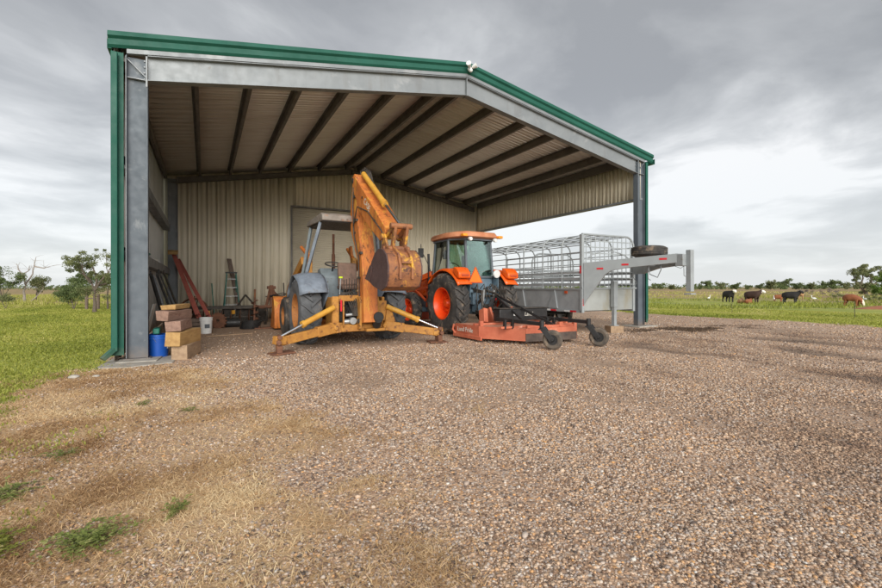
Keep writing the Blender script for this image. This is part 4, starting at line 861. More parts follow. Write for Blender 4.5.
# ------------------------------------------------------------------ orange tractor
tr = thing('farm_tractor', 'orange red cab tractor with big lugged rear tyres seen from behind', 'tractor', (6.29, 9.74, 0), R(3.1))
for s in (-1, 1):
    wheel(tr, (s * .78, 0, .785), s, .785, .44, .40, 'redrim', 'tyre', 20, .045, -1)
    wheel(tr, (s * .72, 2.15, .53), s, .53, .30, .32, 'redrim', 'tyre', 20, .032, 1)
b = MB(); b.b2((-.22, .1, .55), (.22, 3.0, .95)); b.b2((-.62, 2.07, .45), (.62, 2.23, .60)); b.b2((-.20, -.36, .50), (.20, .1, 1.15)); b.cyl((-.6, 0, .785), (.6, 0, .785), .13, n=18); b.build('driveline', 'bluegrey', tr, bevel=.02)
b = MB(); b.prism([(1.15, .95), (3.0, .90), (3.08, 1.10), (3.0, 1.38), (2.2, 1.52), (1.15, 1.60)], 'x', -.32, .32); b.build('hood', 'orange', tr, bevel=.04)
# cab: plan hexagon, rear pillars (+-.41,-.30), B (+-.71,.12), front (+-.62,1.0)
zf, zt = 1.12, 2.46
P3 = [((.43, -.34, 1.45), (.40, -.26, zt)), ((.72, .08, 1.20), (.68, .12, zt)), ((.64, 1.02, zf), (.58, .92, zt))]
for s in (-1, 1):
    for nm, (a, c) in zip(('rear_pillar', 'middle_pillar', 'front_pillar'), P3):
        MB().bar((s * a[0], a[1], a[2]), (s * c[0], c[1], c[2]), .055, .06, up=(0, 1, 0)).build(nm, 'cabgrey', tr, bevel=.008)
for z, sc in ((1.12, 1.0), (zt - .03, .95)):
    b = MB()
    ring = [(-.64, 1.02), (-.72, .08), (-.43, -.34), (.43, -.34), (.72, .08), (.64, 1.02)]
    for i in range(6):
        p, q = ring[i], ring[(i + 1) % 6]; zz0 = 1.45 if (z < 2 and i == 2) else z
        b.bar((p[0] * sc, p[1] * sc, zz0 + .02), (q[0] * sc, q[1] * sc, zz0 + .02), .05, .05)
    b.build('cab_frame', 'cabgrey', tr, bevel=.006)
def pane(name, pts):
    b = MB(); vs = [Vector(p) for p in pts]; nrm = (vs[1] - vs[0]).cross(vs[2] - vs[0]).normalized() * .005
    b.add(vs + [v + nrm for v in vs], [(0, 1, 2, 3), (7, 6, 5, 4), (0, 4, 5, 1), (1, 5, 6, 2), (2, 6, 7, 3), (3, 7, 4, 0)]); return b.build(name, 'glass', tr)
pane('rear_window', [(-.40, -.33, 1.50), (.40, -.33, 1.50), (.375, -.27, zt - .03), (-.375, -.27, zt - .03)])
for s in (-1, 1):
    pane('quarter_window', [(s * .45, -.32, 1.32), (s * .70, .05, 1.32), (s * .665, .09, zt - .03), (s * .42, -.25, zt - .03)])
    pane('door_glass', [(s * .72, .12, 1.16), (s * .645, .98, 1.16), (s * .585, .89, zt - .03), (s * .685, .15, zt - .03)])
pane('windscreen', [(-.60, 1.03, 1.60), (.60, 1.03, 1.60), (.56, .94, zt - .03), (-.56, .94, zt - .03)])
b = MB()
ring = [(-.50, 1.15), (-.66, 1.05), (-.78, .15), (-.70, -.26), (-.46, -.46), (.46, -.46), (.66, -.26), (.76, .1), (.66, 1.05), (.50, 1.15)]
vs = []
for z, sc in ((2.47, .93), (2.50, 1.0), (2.57, 1.0), (2.63, .94), (2.655, .72)): vs += [(x * sc, .3 + (y - .3) * sc, z + .01 * (1 if abs(x) < .6 else 0)) for x, y in ring]
n_ = len(ring); fs = [(k * n_ + j, k * n_ + (j + 1) % n_, (k + 1) * n_ + (j + 1) % n_, (k + 1) * n_ + j) for k in range(4) for j in range(n_)] + [tuple(range(n_))[::-1], tuple(range(4 * n_, 5 * n_))]
b.add(vs, fs).build('cab_roof', 'cabroof', tr, smooth=50)
b = MB(); b.prism([(-.33, 1.10), (.5, 1.10), (.5, 1.15), (-.05, 1.16), (-.33, 1.44)], 'x', -.42, .42); b.build('cab_floor', 'bluegrey', tr, bevel=.01)
b = MB(); b.box((0, .35, 1.42), (.48, .46, .14)); b.box((0, .10, 1.74), (.46, .14, .62), (R(-6), 0, 0)); b.box((0, .07, 2.12), (.26, .10, .18)); b.build('driver_seat', 'black', tr, bevel=.04)
b = MB(); b.tube([(.19 * math.cos(t), .88 + .12 * math.sin(t), 1.78 + .12 * math.sin(t)) for t in np.linspace(0, 2 * math.pi, 20)], .013, 6); b.bar((0, .95, 1.2), (0, .9, 1.76), .08, .1); b.b2((-.2, .92, 1.15), (.2, 1.0, 1.7)); b.build('steering_wheel', 'black', tr)
# fenders
for s in (-1, 1):
    b = MB(); NA = 16; vs = []
    for i in range(NA):
        a = R(35 + 112 * i / (NA - 1)); rr = .90
        if i < 2: rr += .0
        for (x, dr) in ((.54, 0), (.66, .012), (.90, .0), (.97, -.05)):
            yy = -rr * math.cos(math.pi - a); zz_ = .785 + (rr + dr) * math.sin(a); zz_ = min(zz_, 1.69 + dr) if yy > -.62 else zz_
            vs.append((s * x, -yy if False else yy, zz_))
    b.add(vs, [(i * 4 + j, i * 4 + j + 1, i * 4 + j + 5, i * 4 + j + 4) for i in range(NA - 1) for j in range(3)])
    o = b.build('fender', 'orange', tr, smooth=50, merge=False); q = o.modifiers.new('gauge', 'SOLIDIFY'); q.thickness = .02
    b = MB(); b.prism([(-.78, 1.42), (-.78, 1.56), (-.66, 1.68), (-.50, 1.71), (-.52, 1.55), (-.68, 1.42)], 'x', s * .60, s * .95); ob = b.build('fender_end', 'orange', tr, bevel=.03)
    MB().b2((s * .66, -.80, 1.47), (s * .88, -.775, 1.53)).build('tail_lamp', 'oldred', tr, bevel=.01)
    b = MB(); b.b2((s * .44, -.55, .95), (s * .46, .65, 1.62)); b.build('fender_skirt', 'bluegrey', tr)
for s in (-1, 1):
    b = MB(); b.b2((s * .50, -.52, 2.49), (s * .64, -.38, 2.56)); b.build('indicator', 'amber', tr, bevel=.015)
    b = MB(); b.cyl((s * .40, -.44, 2.44), (s * .40, -.52, 2.43), .05, n=16); b.build('work_lamp', 'white', tr, bevel=.008)
b = MB(); b.cyl((.37, -.55, 1.55), (.37, -.61, 1.54), .105, n=22); b.bar((.37, -.55, 1.55), (.40, -.33, 1.5), .03, .03); b.build('round_lamp', 'white', tr, bevel=.012)
b = MB(); b.prism([(-.60, 1.33), (-.22, 1.33), (-.41, 1.68)], 'y', -.72, -.715); b.build('warning_triangle', 'tri', tr)
b = MB(); b.prism([(-.64, 1.305), (-.18, 1.305), (-.395, 1.71), (-.425, 1.71)], 'y', -.714, -.709); b.build('triangle_border', 'oldred', tr)
b = MB(); b.b2((-.40, -.36, .95), (.40, -.30, 1.42)); b.b2((-.34, -.52, .75), (.34, -.36, 1.20)); b.b2((-.28, -.6, .55), (.28, -.36, .9)); b.cyl((-.45, -.5, 1.10), (.45, -.5, 1.10), .05, n=12); b.build('rear_housing', 'bluegrey', tr, bevel=.025)
b = MB()      # three point hitch, PTO, hoses
for s in (-1, 1):
    b.bar((s * .24, -.45, .58), (s * .40, -1.18, .52), .045, .09); b.bar((s * .34, -.52, 1.14), (s * .38, -.95, 1.08), .05, .08); b.cyl((s * .38, -.92, 1.08), (s * .37, -.95, .60), .022, n=8); b.cyl((s * .38, -.92, .98), (s * .37, -.95, .75), .035, n=8)
    b.cyl((s * .18, -.40, .70), (s * .30, -.9, .98), .035, n=10)
b.cyl((0, -.55, .68), (0, -1.0, .66), .06, n=12); b.cyl((0, -1.0, .66), (0, -1.2, .62), .045, n=12); b.cyl((0, -.5, 1.15), (0, -1.15, 1.0), .03, n=10); b.box((0, -.62, .66), (.28, .1, .22)); b.cyl((-.2, -.62, .98), (.25, -.62, .98), .03, n=10)
g = random.Random(5)
for k in range(12):
    x0 = g.uniform(-.35, .35); b.tube([(x0, -.50, 1.15), (x0 + g.uniform(-.1, .1), -.72, 1.2 + .1 * g.random()), (x0 + g.uniform(-.15, .15), -.80, .9), (x0 + g.uniform(-.1, .1), -.62, .62)], .012, 6)
b.build('three_point_hitch', 'grime', tr, bevel=.004)
MB().sph((.16, -.78, .92), (.045, .045, .06)).build('hitch_knob', 'red', tr)
b = MB(); b.cyl((-.33, -.92, .85), (-.33, -.95, 1.14), .025, n=10); b.cyl((.10, -.75, .88), (.13, -.78, 1.12), .018, n=10); b.build('lift_rod', 'alu', tr)
# loader
for s in (-1, 1):
    b = MB(); b.prism([(1.30, .62), (1.60, .62), (1.50, 1.62), (1.28, 1.62)], 'x', s * .40, s * .52); b.build('loader_post', 'oldred', tr, bevel=.012)
    b = MB(); b.bar((s * .60, 1.10, 1.58), (s * .62, 2.30, 1.34), .10, .16); b.bar((s * .62, 2.24, 1.37), (s * .64, 3.5, .60), .10, .15); b.build('loader_arm', 'orange', tr, bevel=.015)
    b = MB(); b.cyl((s * .58, 1.5, .82), (s * .60, 2.1, 1.15), .04, n=10); b.cyl((s * .60, 2.1, 1.15), (s * .61, 2.4, 1.30), .02, n=8, mi=1); b.bar((s * .60, 1.35, 1.2), (s * .60, 2.5, 1.05), .05, .05); b.build('loader_cylinder', ['oldred', 'chrome'], tr)
b = MB(); b.prism([(3.5, .1), (3.48, .5), (3.6, .72), (3.62, .70), (3.52, .5), (3.54, .14), (4.2, .06), (4.2, .03)], 'x', -.95, .95); b.build('loader_bucket', 'oldred', tr)
b = MB(); b.tube([(-.66, .95, 1.5), (-.80, 1.02, 1.9), (-.98, 1.05, 2.25), (-.98, 1.05, 2.4)], .012, 6); b.box((-1.0, 1.02, 2.15), (.15, .05, .26)); b.build('mirror', 'black', tr, bevel=.01)
b = MB(); b.tube([(-.62, 1.2, .9), (-.64, 1.22, 2.15)], .035, 10); b.build('exhaust', 'black', tr)
b = MB(); b.tube([(-.74, .1, 1.25), (-.80, .14, 1.4), (-.80, .9, 1.4), (-.72, .94, 1.25)], .012, 6); b.build('door_handle', 'black', tr)
b = MB(); b.box((-.55, .85, .55), (.25, .35, .04)); b.box((-.55, .85, .30), (.25, .35, .04)); b.b2((-.66, .68, .3), (-.64, 1.02, .9)); b.build('step', 'grime', tr)

# ------------------------------------------------------------------ rotary mower hitched behind
mo = thing('rotary_mower', 'faded salmon orange rotary cutter with two caster wheels behind the tractor', 'mower', (6.38, 7.80, 0), R(1.0))
plan = [(-1.12, 1.05), (-1.14, .05), (-.60, -.84), (.72, -.98), (1.18, -.20), (1.18, 1.05)]
def deck(z0, z1, th, name, m, sel):
    b = MB(); n_ = len(plan)
    for i in sel:
        p, q = Vector((*plan[i], 0)), Vector((*plan[(i + 1) % n_], 0)); d = (q - p).normalized(); nr = Vector((-d.y, d.x, 0)) * -th
        b.add([p + Vector((0, 0, z0)), q + Vector((0, 0, z0)), q + nr + Vector((0, 0, z0)), p + nr + Vector((0, 0, z0)), p + Vector((0, 0, z1)), q + Vector((0, 0, z1)), q + nr + Vector((0, 0, z1)), p + nr + Vector((0, 0, z1))], [(0, 1, 2, 3), (7, 6, 5, 4), (0, 4, 5, 1), (1, 5, 6, 2), (2, 6, 7, 3), (3, 7, 4, 0)])
    return b.build(name, m, mo, merge=False)
MB().prism([(x * .985, y * .985) for x, y in plan], 'z', .325, .34).build('deck_top', 'mowertop', mo)
deck(.085, .35, .012, 'deck_skirt', 'mower', (0, 1)); deck(.085, .35, .012, 'deck_skirt', 'mower', (3, 4)); deck(.24, .35, .012, 'rear_skirt', 'mower', (2,)); deck(.07, .238, .01, 'chain_guard', 'mowerdark', (2,))
MB().b2((1.17, -.2, .045), (1.2, 1.1, .13)).build('skid_shoe', 'mower', mo, bevel=.01)
b = MB(); b.b2((-1.17, -.05, .045), (-1.13, 1.1, .13)); b.tube([(-1.15, 1.0, .1), (-1.15, 1.14, .2), (-1.15, 1.08, .32)], .03, 6); b.build('skid_shoe', 'mower', mo, bevel=.01)
b = MB(); b.b2((-1.11, .05, .341), (-1.02, .12, .46)); b.b2((-1.05, -.62, .341), (1.0, -.54, .385)); b.b2((-1.08, .30, .341), (1.12, .38, .385)); b.bar((-.50, -.76, .37), (.68, -.90, .37), .07, .05); b.b2((1.10, -.30, .345), (1.17, -.15, .47)); b.box((.72, -.92, .40), (.08, .08, .12)); b.box((.35, -.86, .40), (.10, .08, .10)); b.build('deck_rib', 'mower', mo, bevel=.006)
M_ = Matrix.Translation((-1.155, .60, .232)) @ Matrix.Rotation(R(-90), 4, 'Z') @ Matrix.Rotation(R(90), 4, 'X')
lettering('Land Pride', .15, M_, 'paperwhite', mo)
for x_ in (-.36, .30): MB().prism([(.55, .35), (1.05, .35), (.95, .62), (.75, .72)], 'x', x_, x_ + .06).build('hitch_lug', 'mower', mo, bevel=.008)
MB().box((-.62, .62, .52), (.12, .20, .34), (R(-20), R(12), 0)).build('chute_lug', 'mower', mo, bevel=.01)
b = MB(); b.b2((-.54, .10, .42), (.90, .34, .70)); b.build('gearbox_shield', 'black', mo, bevel=.02)
MB().b2((-.56, .08, .701), (.92, .36, .72)).build('shield_lid', 'grime', mo, bevel=.004)
lettering('Land', .13, Matrix.Translation((.30, .097, .57)) @ Matrix.Rotation(R(90), 4, 'X'), 'paperwhite', mo, shear=.2)
b = MB(); b.box((-.12, .098, .57), (.05, .004, .05)); b.build('shield_decal', 'white', mo)
b = MB(); b.bar((-.30, .85, .72), (0, .95, 1.02), .05, .07); b.bar((.30, .85, .72), (0, .95, 1.02), .05, .07); b.bar((.02, .92, .98), (.14, -.86, .40), .035, .06); b.bar((-.04, .92, .98), (-.30, -.5, .42), .03, .05); b.build('brace', 'black', mo, bevel=.004)
cs = ((-.73, -1.56), (.44, -1.66))
for i, (cx_, cy_) in enumerate(cs):
    b = MB(); b.bar((cx_ - .0, -.05, .50), (cx_ + .0, cy_ + .10, .49), .072, .072); b.cyl((cx_, cy_ + .10, .40), (cx_, cy_ + .10, .56), .045, n=12)
    for dx in (-.05, .05): b.box((cx_ + dx * 2 - .12, -.60, .43), (.045, .07, .20), (R(6), 0, 0))
    b.build('tail_arm', 'black', mo, bevel=.006)
    sx = -.02; ang = R(38 if i == 0 else 30)
    b = MB(); st = 0
    for dx in (-.075, .075): b.box((dx, -.11, .30), (.014, .10, .30), (R(-38), 0, 0))
    b.box((0, .0, .395), (.17, .12, .02)); b.cyl((-.09, -.20, .195), (.09, -.20, .195), .02, n=10)
    Mx = Matrix.Translation((cx_, cy_ + .10, 0)) @ Matrix.Rotation(ang, 4, 'Z'); b.xf(Mx)
    f_ = b.build('caster_fork', 'black', mo, bevel=.004)
    t_ = tyre_mb(.195, .11, .10, (0, -.20, .195), 0, .006, n=32); t_.xf(Mx); wv = MB(); wv.lathe([(-.03, .10), (-.03, .04), (-.05, .03), (-.05, .001)], (0, -.20, .195), 20, closed=False); wv.lathe([(.03, .10), (.03, .04), (.05, .03), (.05, .001)], (0, -.20, .195), 20, closed=False); wv.lathe([(-.045, .105), (.045, .105), (.045, .095), (-.045, .095)], (0, -.20, .195), 24)
    for k in range(5):
        a = 2 * math.pi * k / 5; wv.box((-.034, -.20 + .07 * math.cos(a), .195 + .07 * math.sin(a)), (.006, .025, .06), (a, 0, 0))
    wv.xf(Mx); wo = wv.build('caster_wheel', 'black', mo); t_.build('tyre', 'tyre_dirty', wo)

# ------------------------------------------------------------------ gooseneck livestock trailer
tl = thing('livestock_trailer', 'grey open-top livestock trailer with barred sides and gooseneck hitch', 'trailer', (8.47, 7.94, 0), R(-3.0))
TW, TLn, zb, zw, ztop = 1.86, 6.1, .62, 1.13, 2.56     # width, length, bottom, panel top, roof
MB().b2((.03, .03, zb), (TW - .03, TLn - .03, zb + .06)).build('floor', 'woodgrey', tl)
b = MB()
b.b2((0, .03, zb - .02), (.02, TLn, zw)); b.build('side_panel', 'trailerdark', tl); b = MB(); b.b2((TW - .02, .03, zb - .02), (TW, TLn, zw)); b.build('side_panel', 'trailerdark', tl)
b = MB(); b.b2((0, 0, zb - .03), (TW + .06, .025, zw + .02)); b.build('nose_panel', 'trailerbeige', tl, bevel=.004)
b = MB(); b.b2((-.03, .0, zb - .08), (.04, TLn, zb - .02)); b.b2((TW - .04, 0, zb - .08), (TW + .03, TLn, zb - .02))
for y_ in np.linspace(.3, TLn - .2, 9): b.b2((.04, y_, zb - .07), (TW - .04, y_ + .05, zb - .02))
b.build('chassis_rail', 'trailer', tl)
b = MB(); b.b2((-.035, -.02, zw), (.03, TLn, zw + .035)); b.b2((TW - .03, -.02, zw), (TW + .035, TLn, zw + .035)); b.b2((-.03, -.04, zw + .022), (TW + .08, .02, zw + .06)); b.build('top_rail', 'trailer', tl)
b = MB(); b.b2((-.03, -.03, zb - .08), (.05, .06, ztop)); b.build('corner_post', 'trailer', tl, bevel=.005)
b = MB(); b.b2((TW - .05, -.03, zb - .08), (TW + .03, .06, ztop - .28)); b.build('corner_post', 'trailer', tl, bevel=.005)
# side posts with rounded bows over the roof
ys_ = [.75, 1.55, 2.45, 3.4, 4.3, 5.2, TLn - .05]
for y_ in ys_:
    b = MB(); rr = .28; path = [(.0, y_, zw)]
    path += [(.0 + rr - rr * math.cos(t), y_, ztop - rr + rr * math.sin(t)) for t in np.linspace(0, math.pi / 2, 6)]
    path += [(TW - rr + rr * math.sin(t), y_, ztop - rr + rr * math.cos(t)) for t in np.linspace(0, math.pi / 2, 6)] + [(TW, y_, zw)]
    b.tube(path, .022, 8); b.build('roof_bow', 'trailer', tl)
b = MB()
for x in np.linspace(.22, TW - .22, 6): b.cyl((x, .0, ztop), (x, TLn, ztop), .013, n=6)
b.build('roof_bars', 'trailer', tl)
for s, x in ((0, .0), (1, TW)):
    b = MB()
    for z in (1.27, 1.42, 1.58): b.b2((x - .012, .06, z - .035), (x + .012, TLn, z + .03))
    for z in (1.74, 1.92, 2.10, 2.28): b.cyl((x, .03, z), (x, TLn, z), .013, n=6)
    b.build('side_rails', 'trailerdark', tl)
# front grid
b = MB(); xs_ = np.linspace(.14, TW - .12, 11)
for x in xs_: b.cyl((x, .0, zw + .04), (x, .0, ztop - .01 - .16 * max(0, (x - TW + .35) / .35) ** 2), .011, n=6)
for z in np.linspace(zw + .15, ztop - .16, 8): b.b2((.05, -.012, z - .012), (TW - .03, .012, z + .012))
rr = .28; b.tube([(.0, 0, ztop), (TW - rr, 0, ztop)] + [(TW - rr + rr * math.sin(t), 0, ztop - rr + rr * math.cos(t)) for t in np.linspace(0.2, math.pi / 2, 6)], .028, 8)
b.tube([(.05, -.02, 1.75)] + [(TW / 2 + (TW / 2 - .05) * math.cos(math.pi - t), -.02, 1.75 + .40 * math.sin(t)) for t in np.linspace(.2, math.pi - .2, 10)] + [(TW - .05, -.02, 1.75)], .014, 6)
b.build('front_grid', 'trailer', tl)
# centre gate inside, with rounded top corners
b = MB(); gy = 2.2; rr = .3; gt = 2.22
path = [(.12, gy, .72)] + [(.12 + rr - rr * math.cos(t), gy, gt - rr + rr * math.sin(t)) for t in np.linspace(0, math.pi / 2, 6)] + [(TW - .12 - rr + rr * math.sin(t), gy, gt - rr + rr * math.cos(t)) for t in np.linspace(0, math.pi / 2, 6)] + [(TW - .12, gy, .72)]
b.tube(path, .022, 8)
for x in np.linspace(.32, TW - .32, 7): b.cyl((x, gy, .75), (x, gy, gt), .012, n=6)
for z in (.9, 1.1, 1.3, 1.5, 1.7): b.b2((.14, gy - .012, z - .03), (TW - .14, gy + .012, z + .03))
b.build('centre_gate', 'trailer', tl)
b = MB(); gy = 3.7
for x in np.linspace(.2, TW - .2, 9): b.cyl((x, gy, .7), (x, gy, 1.8), .012, n=6)
for z in np.linspace(.85, 1.8, 6): b.b2((.05, gy - .012, z - .05), (TW - .05, gy + .012, z + .04))
b.build('rear_gate', 'trailerdark', tl)
# gussets on the lower side
for y_ in (.9, 2.35):
    MB().prism([(y_, zb), (y_ + .42, zb), (y_ + .12, zw)], 'x', -.035, -.005).build('side_gusset', 'trailer', tl)
# reflectors
k = 0
for y_ in (.18, .95, 1.75, 2.6, 3.4): MB().b2((-.036, y_, zb - .075), (-.031, y_ + .22, zb - .03)).build('reflector', 'red', tl); MB().b2((-.036, y_ + .24, zb - .075), (-.031, y_ + .44, zb - .03)).build('reflector_white', 'white', tl)
b = MB(); b.b2((-.005, -.036, .72), (.03, -.031, .90)); b.build('reflector', 'red', tl); MB().b2((-.036, .0, 1.55), (-.031, .05, 1.75)).build('reflector', 'red', tl)
b = MB(); b.b2((-.05, .50, zw - .10), (-.03, .60, zw - .03)); b.build('side_lamp', 'oldred', tl)
# gooseneck: two converging side beams, plate-like at the body, meeting at the coupler tube
cx0 = TW / 2 + .12; CY = -2.12
def neck(x0, name, m, plate):
    x1 = cx0 + (-.07 if x0 < 1 else .07); L = math.hypot(x1 - x0, CY + .03); ang = math.atan2(x1 - x0, -(CY + .03))
    top0, top1 = 1.80, 1.93
    pts = ([(0, .74), (0, 1.82), (L * .93, 1.95), (L, 1.93), (L, 1.76), (L * .90, 1.74), (L * .45, 1.66), (L * .30, 1.60), (L * .24, 1.52), (.05, .84)] if plate else [(0, 1.55), (0, 1.78), (L * .93, 1.86), (L, 1.84), (L, 1.72), (L * .9, 1.70), (L * .5, 1.66), (L * .2, 1.55)])
    b = MB(); b.prism(pts, 'x', -.035, .035)
    M2 = Matrix.Translation((x0, -.035, 0)) @ Matrix.Rotation(ang + math.pi, 4, 'Z')
    b.xf(M2); o = b.build(name, m, tl, bevel=.006); return M2
Mn = neck(.03, 'gooseneck_beam', 'trailer', True); neck(TW - .02, 'gooseneck_beam', 'trailerdark', False)
for u, z in ((.42, 1.66), (1.02, 1.74), (1.85, 1.84)):
    b = MB(); b.b2((.036, u - .08, z - .022), (.041, u + .08, z + .022)); b.xf(Mn); b.build('reflector', 'red', tl)
b = MB(); b.b2((cx0 - .24, -1.0, 1.72), (cx0 + .60, -.95, 1.78)); b.b2((cx0 - .12, -2.0, 1.78), (cx0 + .12, -1.5, 1.80)); b.build('neck_crossmember', 'trailer', tl)
b = MB(); b.bar((cx0, CY - .06, 1.10), (cx0, CY - .06, 2.02), .115, .115); b.box((cx0, CY - .06, 1.045), (.17, .17, .03)); 
for z in (1.45, 1.55, 1.68): b.cyl((cx0 + .06, CY - .06, z), (cx0 + .10, CY - .06, z), .015, n=8)
b.build('coupler_tube', 'trailer', tl, bevel=.008)
b = MB(); b.box((cx0 - .03, CY + .08, 1.80), (.28, .18, .26)); b.tube([(cx0 - .06, CY + .04, 1.70), (cx0 - .08, CY + .02, 1.45), (cx0 - .02, CY + .0, 1.42), (cx0, CY, 1.60)], .012, 6); b.build('coupler_bracket', 'trailer', tl, bevel=.02)
b = MB(); b.tube([(cx0 - .3, -1.35, 1.72), (cx0 - .3, -1.40, 1.50), (cx0 - .3, -1.6, 1.42), (cx0 - .28, -1.68, 1.60), (cx0 - .2, -1.6, 1.73)], .012, 6); b.tube([(cx0 - .25, -1.30, 1.72), (cx0 - .26, -1.32, 1.40), (cx0 - .2, -1.34, 1.36)], .010, 6); b.tube([(cx0 - .1, -1.7, 1.74), (cx0 - .05, -2.0, 1.62), (cx0, -2.2, 1.78)], .006, 5)
b.tube([(cx0 + .12, -.55, 1.72), (cx0 + .10, -.6, 1.45), (cx0 + .2, -.62, 1.30), (cx0 + .05, -.6, 1.20)], .01, 5); b.build('safety_chain', 'galv', tl)
# jack
b = MB(); b.bar((1.02, -.10, zb + .05), (1.02, -.10, 1.36), .13, .13); b.build('jack_housing', 'trailer', tl, bevel=.006)
b = MB(); b.bar((1.02, -.10, .20), (1.02, -.10, zb + .05), .09, .09); b.box((1.02, -.10, .19), (.17, .17, .02)); b.cyl((1.09, -.10, .5), (1.15, -.10, .5), .012, n=8); b.build('jack_leg', 'trailer', tl)
# axles and tyres
for y_ in (2.6, 3.45):
    for s, x in ((-1, .16), (1, TW - .16)):
        w_ = rim_mb(.21, .2, (x, y_, .36), s).build('wheel', 'white', tl); tyre_mb(.36, .21, .21, (x, y_, .36), 0, .01, n=36).build('tyre', 'tyre', w_)
    MB().cyl((.1, y_, .36), (TW - .1, y_, .36), .04, n=10).build('axle', 'grime', tl)
# spare tyre lying on the neck: a thing of its own
Mt = pmat(tl) @ Vector((cx0 - .10, -1.22, 0))
sp_t = thing('spare_tyre', 'black spare tyre lying flat on top of the trailer gooseneck', 'tyre', (Mt.x, Mt.y, 1.93), R(-3))
b = MB(); tt = tyre_mb(.40, .24, .22, (0, 0, 0), 0, .01, n=44, rib=True); tt.xf(Matrix.Rotation(R(90), 4, 'Y')); tt.xf(Matrix.Translation((0, 0, .12))); tt.xf(Matrix.Rotation(R(1.5), 4, 'Y')); tt.build('tyre', 'tyre', sp_t)
rm = rim_mb(.22, .22, (0, 0, 0), 1); rm.xf(Matrix.Rotation(R(-90), 4, 'Y')); rm.xf(Matrix.Translation((0, 0, .12))); rm.build('rim', 'rust', sp_t)
Mj = pmat(tl) @ Vector((1.02, -.10, 0))
o = MB().box((0, 0, .09), (.36, .30, .178)).box((.01, 0, .045), (.364, .304, .004)).build('jack_block', 'wood', bevel=.01); o.location = (Mj.x, Mj.y, 0); o.rotation_euler = (0, 0, R(-20))
tag(o, 'square timber block under the jack of the livestock trailer', 'block')

# ------------------------------------------------------------------ timber stack, buckets
def timber(p, q, s, m, label, zc, roll=0):
    p = Vector((*p, zc)); q = Vector((*q, zc)); t = (p + q) / 2; d = q - p
    o = MB().box((0, 0, 0), (s, d.length, s)).build('timber', m, bevel=.008); o.location = t; o.rotation_euler = (0, roll, math.atan2(-d.x, d.y))
    return tag(o, label, 'timber', 'timbers stacked inside the left column')
def P2(px_, d): return px(px_, d)
def timb(pxc, d, L, ang, s, m, label, zc, roll=0, h=None):
    c = Vector(P2(pxc, d)); a = R(ang); o = MB().box((0, 0, 0), (s, L, h or s)).build('timber', m, bevel=.008)
    for v in o.data.vertices: v.co += Vector((random.uniform(-1, 1), random.uniform(-3, 3), random.uniform(-.7, .7))) * .009
    o.location = (c.x, c.y, zc); o.rotation_euler = (0, roll, -a); return tag(o, label, 'timber', 'timbers stacked inside the left column')
timb(187, 7.50, .80, 14, .23, 'wood', 'bottom tan timber block of the stack by the left column, on the gravel', .12, h=.235)
timb(184, 7.46, .85, 20, .22, 'woodyellow', 'yellowish timber with a broad end grain, second from the bottom of its stack', .355, .03, h=.23)
timb(179, 7.44, .80, 10, .22, 'woodred', 'reddish brown timber in the middle of the stack by the left column', .56, -.05, h=.17)
timb(174.5, 7.42, .82, 22, .20, 'woodred', 'reddish brown timber second from the top of its stack, sticking out left', .735, .04, h=.165)
timb(176, 7.55, .70, 16, .22, 'woodyellow', 'thin yellow timber lying on top of the stack by the left column', .865, -.02, h=.085)
def bucket(loc, r0, r1, h, m, label, rz, lid=None):
    t = thing('bucket', label, 'bucket', (*loc, 0), rz); b = MB(); n = 32
    prof = [(0, r0 - .003), (0, r0), (h * .80, r0 + (r1 - r0) * .8), (h * .80, r1 + .006), (h * .84, r1 + .006), (h * .85, r1), (h * .93, r1 + .001), (h * .93, r1 + .008), (h, r1 + .008), (h, r1 - .002), (.006, r0 - .004), (.006, 0.0005), (0, .0005)]
    b.lathe(prof, n=n); b.xf(Matrix.Rotation(R(-90), 4, 'Y')); b.build('body', m, t, smooth=40)
    b = MB(); b.tube([((r1 + .012) * math.cos(a), (r1 + .012) * math.sin(a) * .35 - (r1 + .012) * .75 * math.sin(a), h * .90 - math.sin(a) * .16) for a in np.linspace(0, math.pi, 18)], .0025, 5); b.build('handle', 'alu', t)
    return t
wb = bucket((.03, 12.88), .13, .15, .42, 'white', 'white plastic bucket standing on the gravel before the back junk pile', .3)
MB().box((-.02, -.148, .20), (.12, .004, .10)).build('bucket_label', 'cabgrey', wb)
bb = bucket((-.70, 8.86), .14, .165, .40, 'blue', 'blue plastic bucket between the left column and the timber stack', 1.2)
MB().box((-.0, -.158, .17), (.08, .004, .03)).build('bucket_label', 'white', bb)
o = MB().box((0, 0, .05), (.10, .36, .10)).build('dark_tub', 'fgreen', bevel=.02); o.location = (-.72, 8.88, .41); o.name = 'tool_box'; tag(o, 'small dark green box lying across the rim of the blue bucket', 'box')
# offcut boards leaning beside the blue bucket
for k, (lx, ly, a, c) in enumerate(((-.93, 8.98, 12, 'woodyellow'), (-.88, 9.06, -8, 'woodred'))):
    o = MB().box((0, 0, .19), (.09, .03, .38), (0, R(a), 0)).build('board_offcut', c, bevel=.003); o.location = (lx, ly, 0)
    tag(o, ['yellow board offcut leaning left between column and blue bucket', 'brown board offcut standing behind the blue bucket by the wall'][k], 'board')
o = MB().box((0, 0, .45), (.015, .55, .9), (0, R(12), 0)).build('sheet_metal', 'whitewall'); o.location = (-.93, 9.8, 0); tag(o, 'flat grey metal sheet leaning on the left wall behind the timber stack', 'sheet')
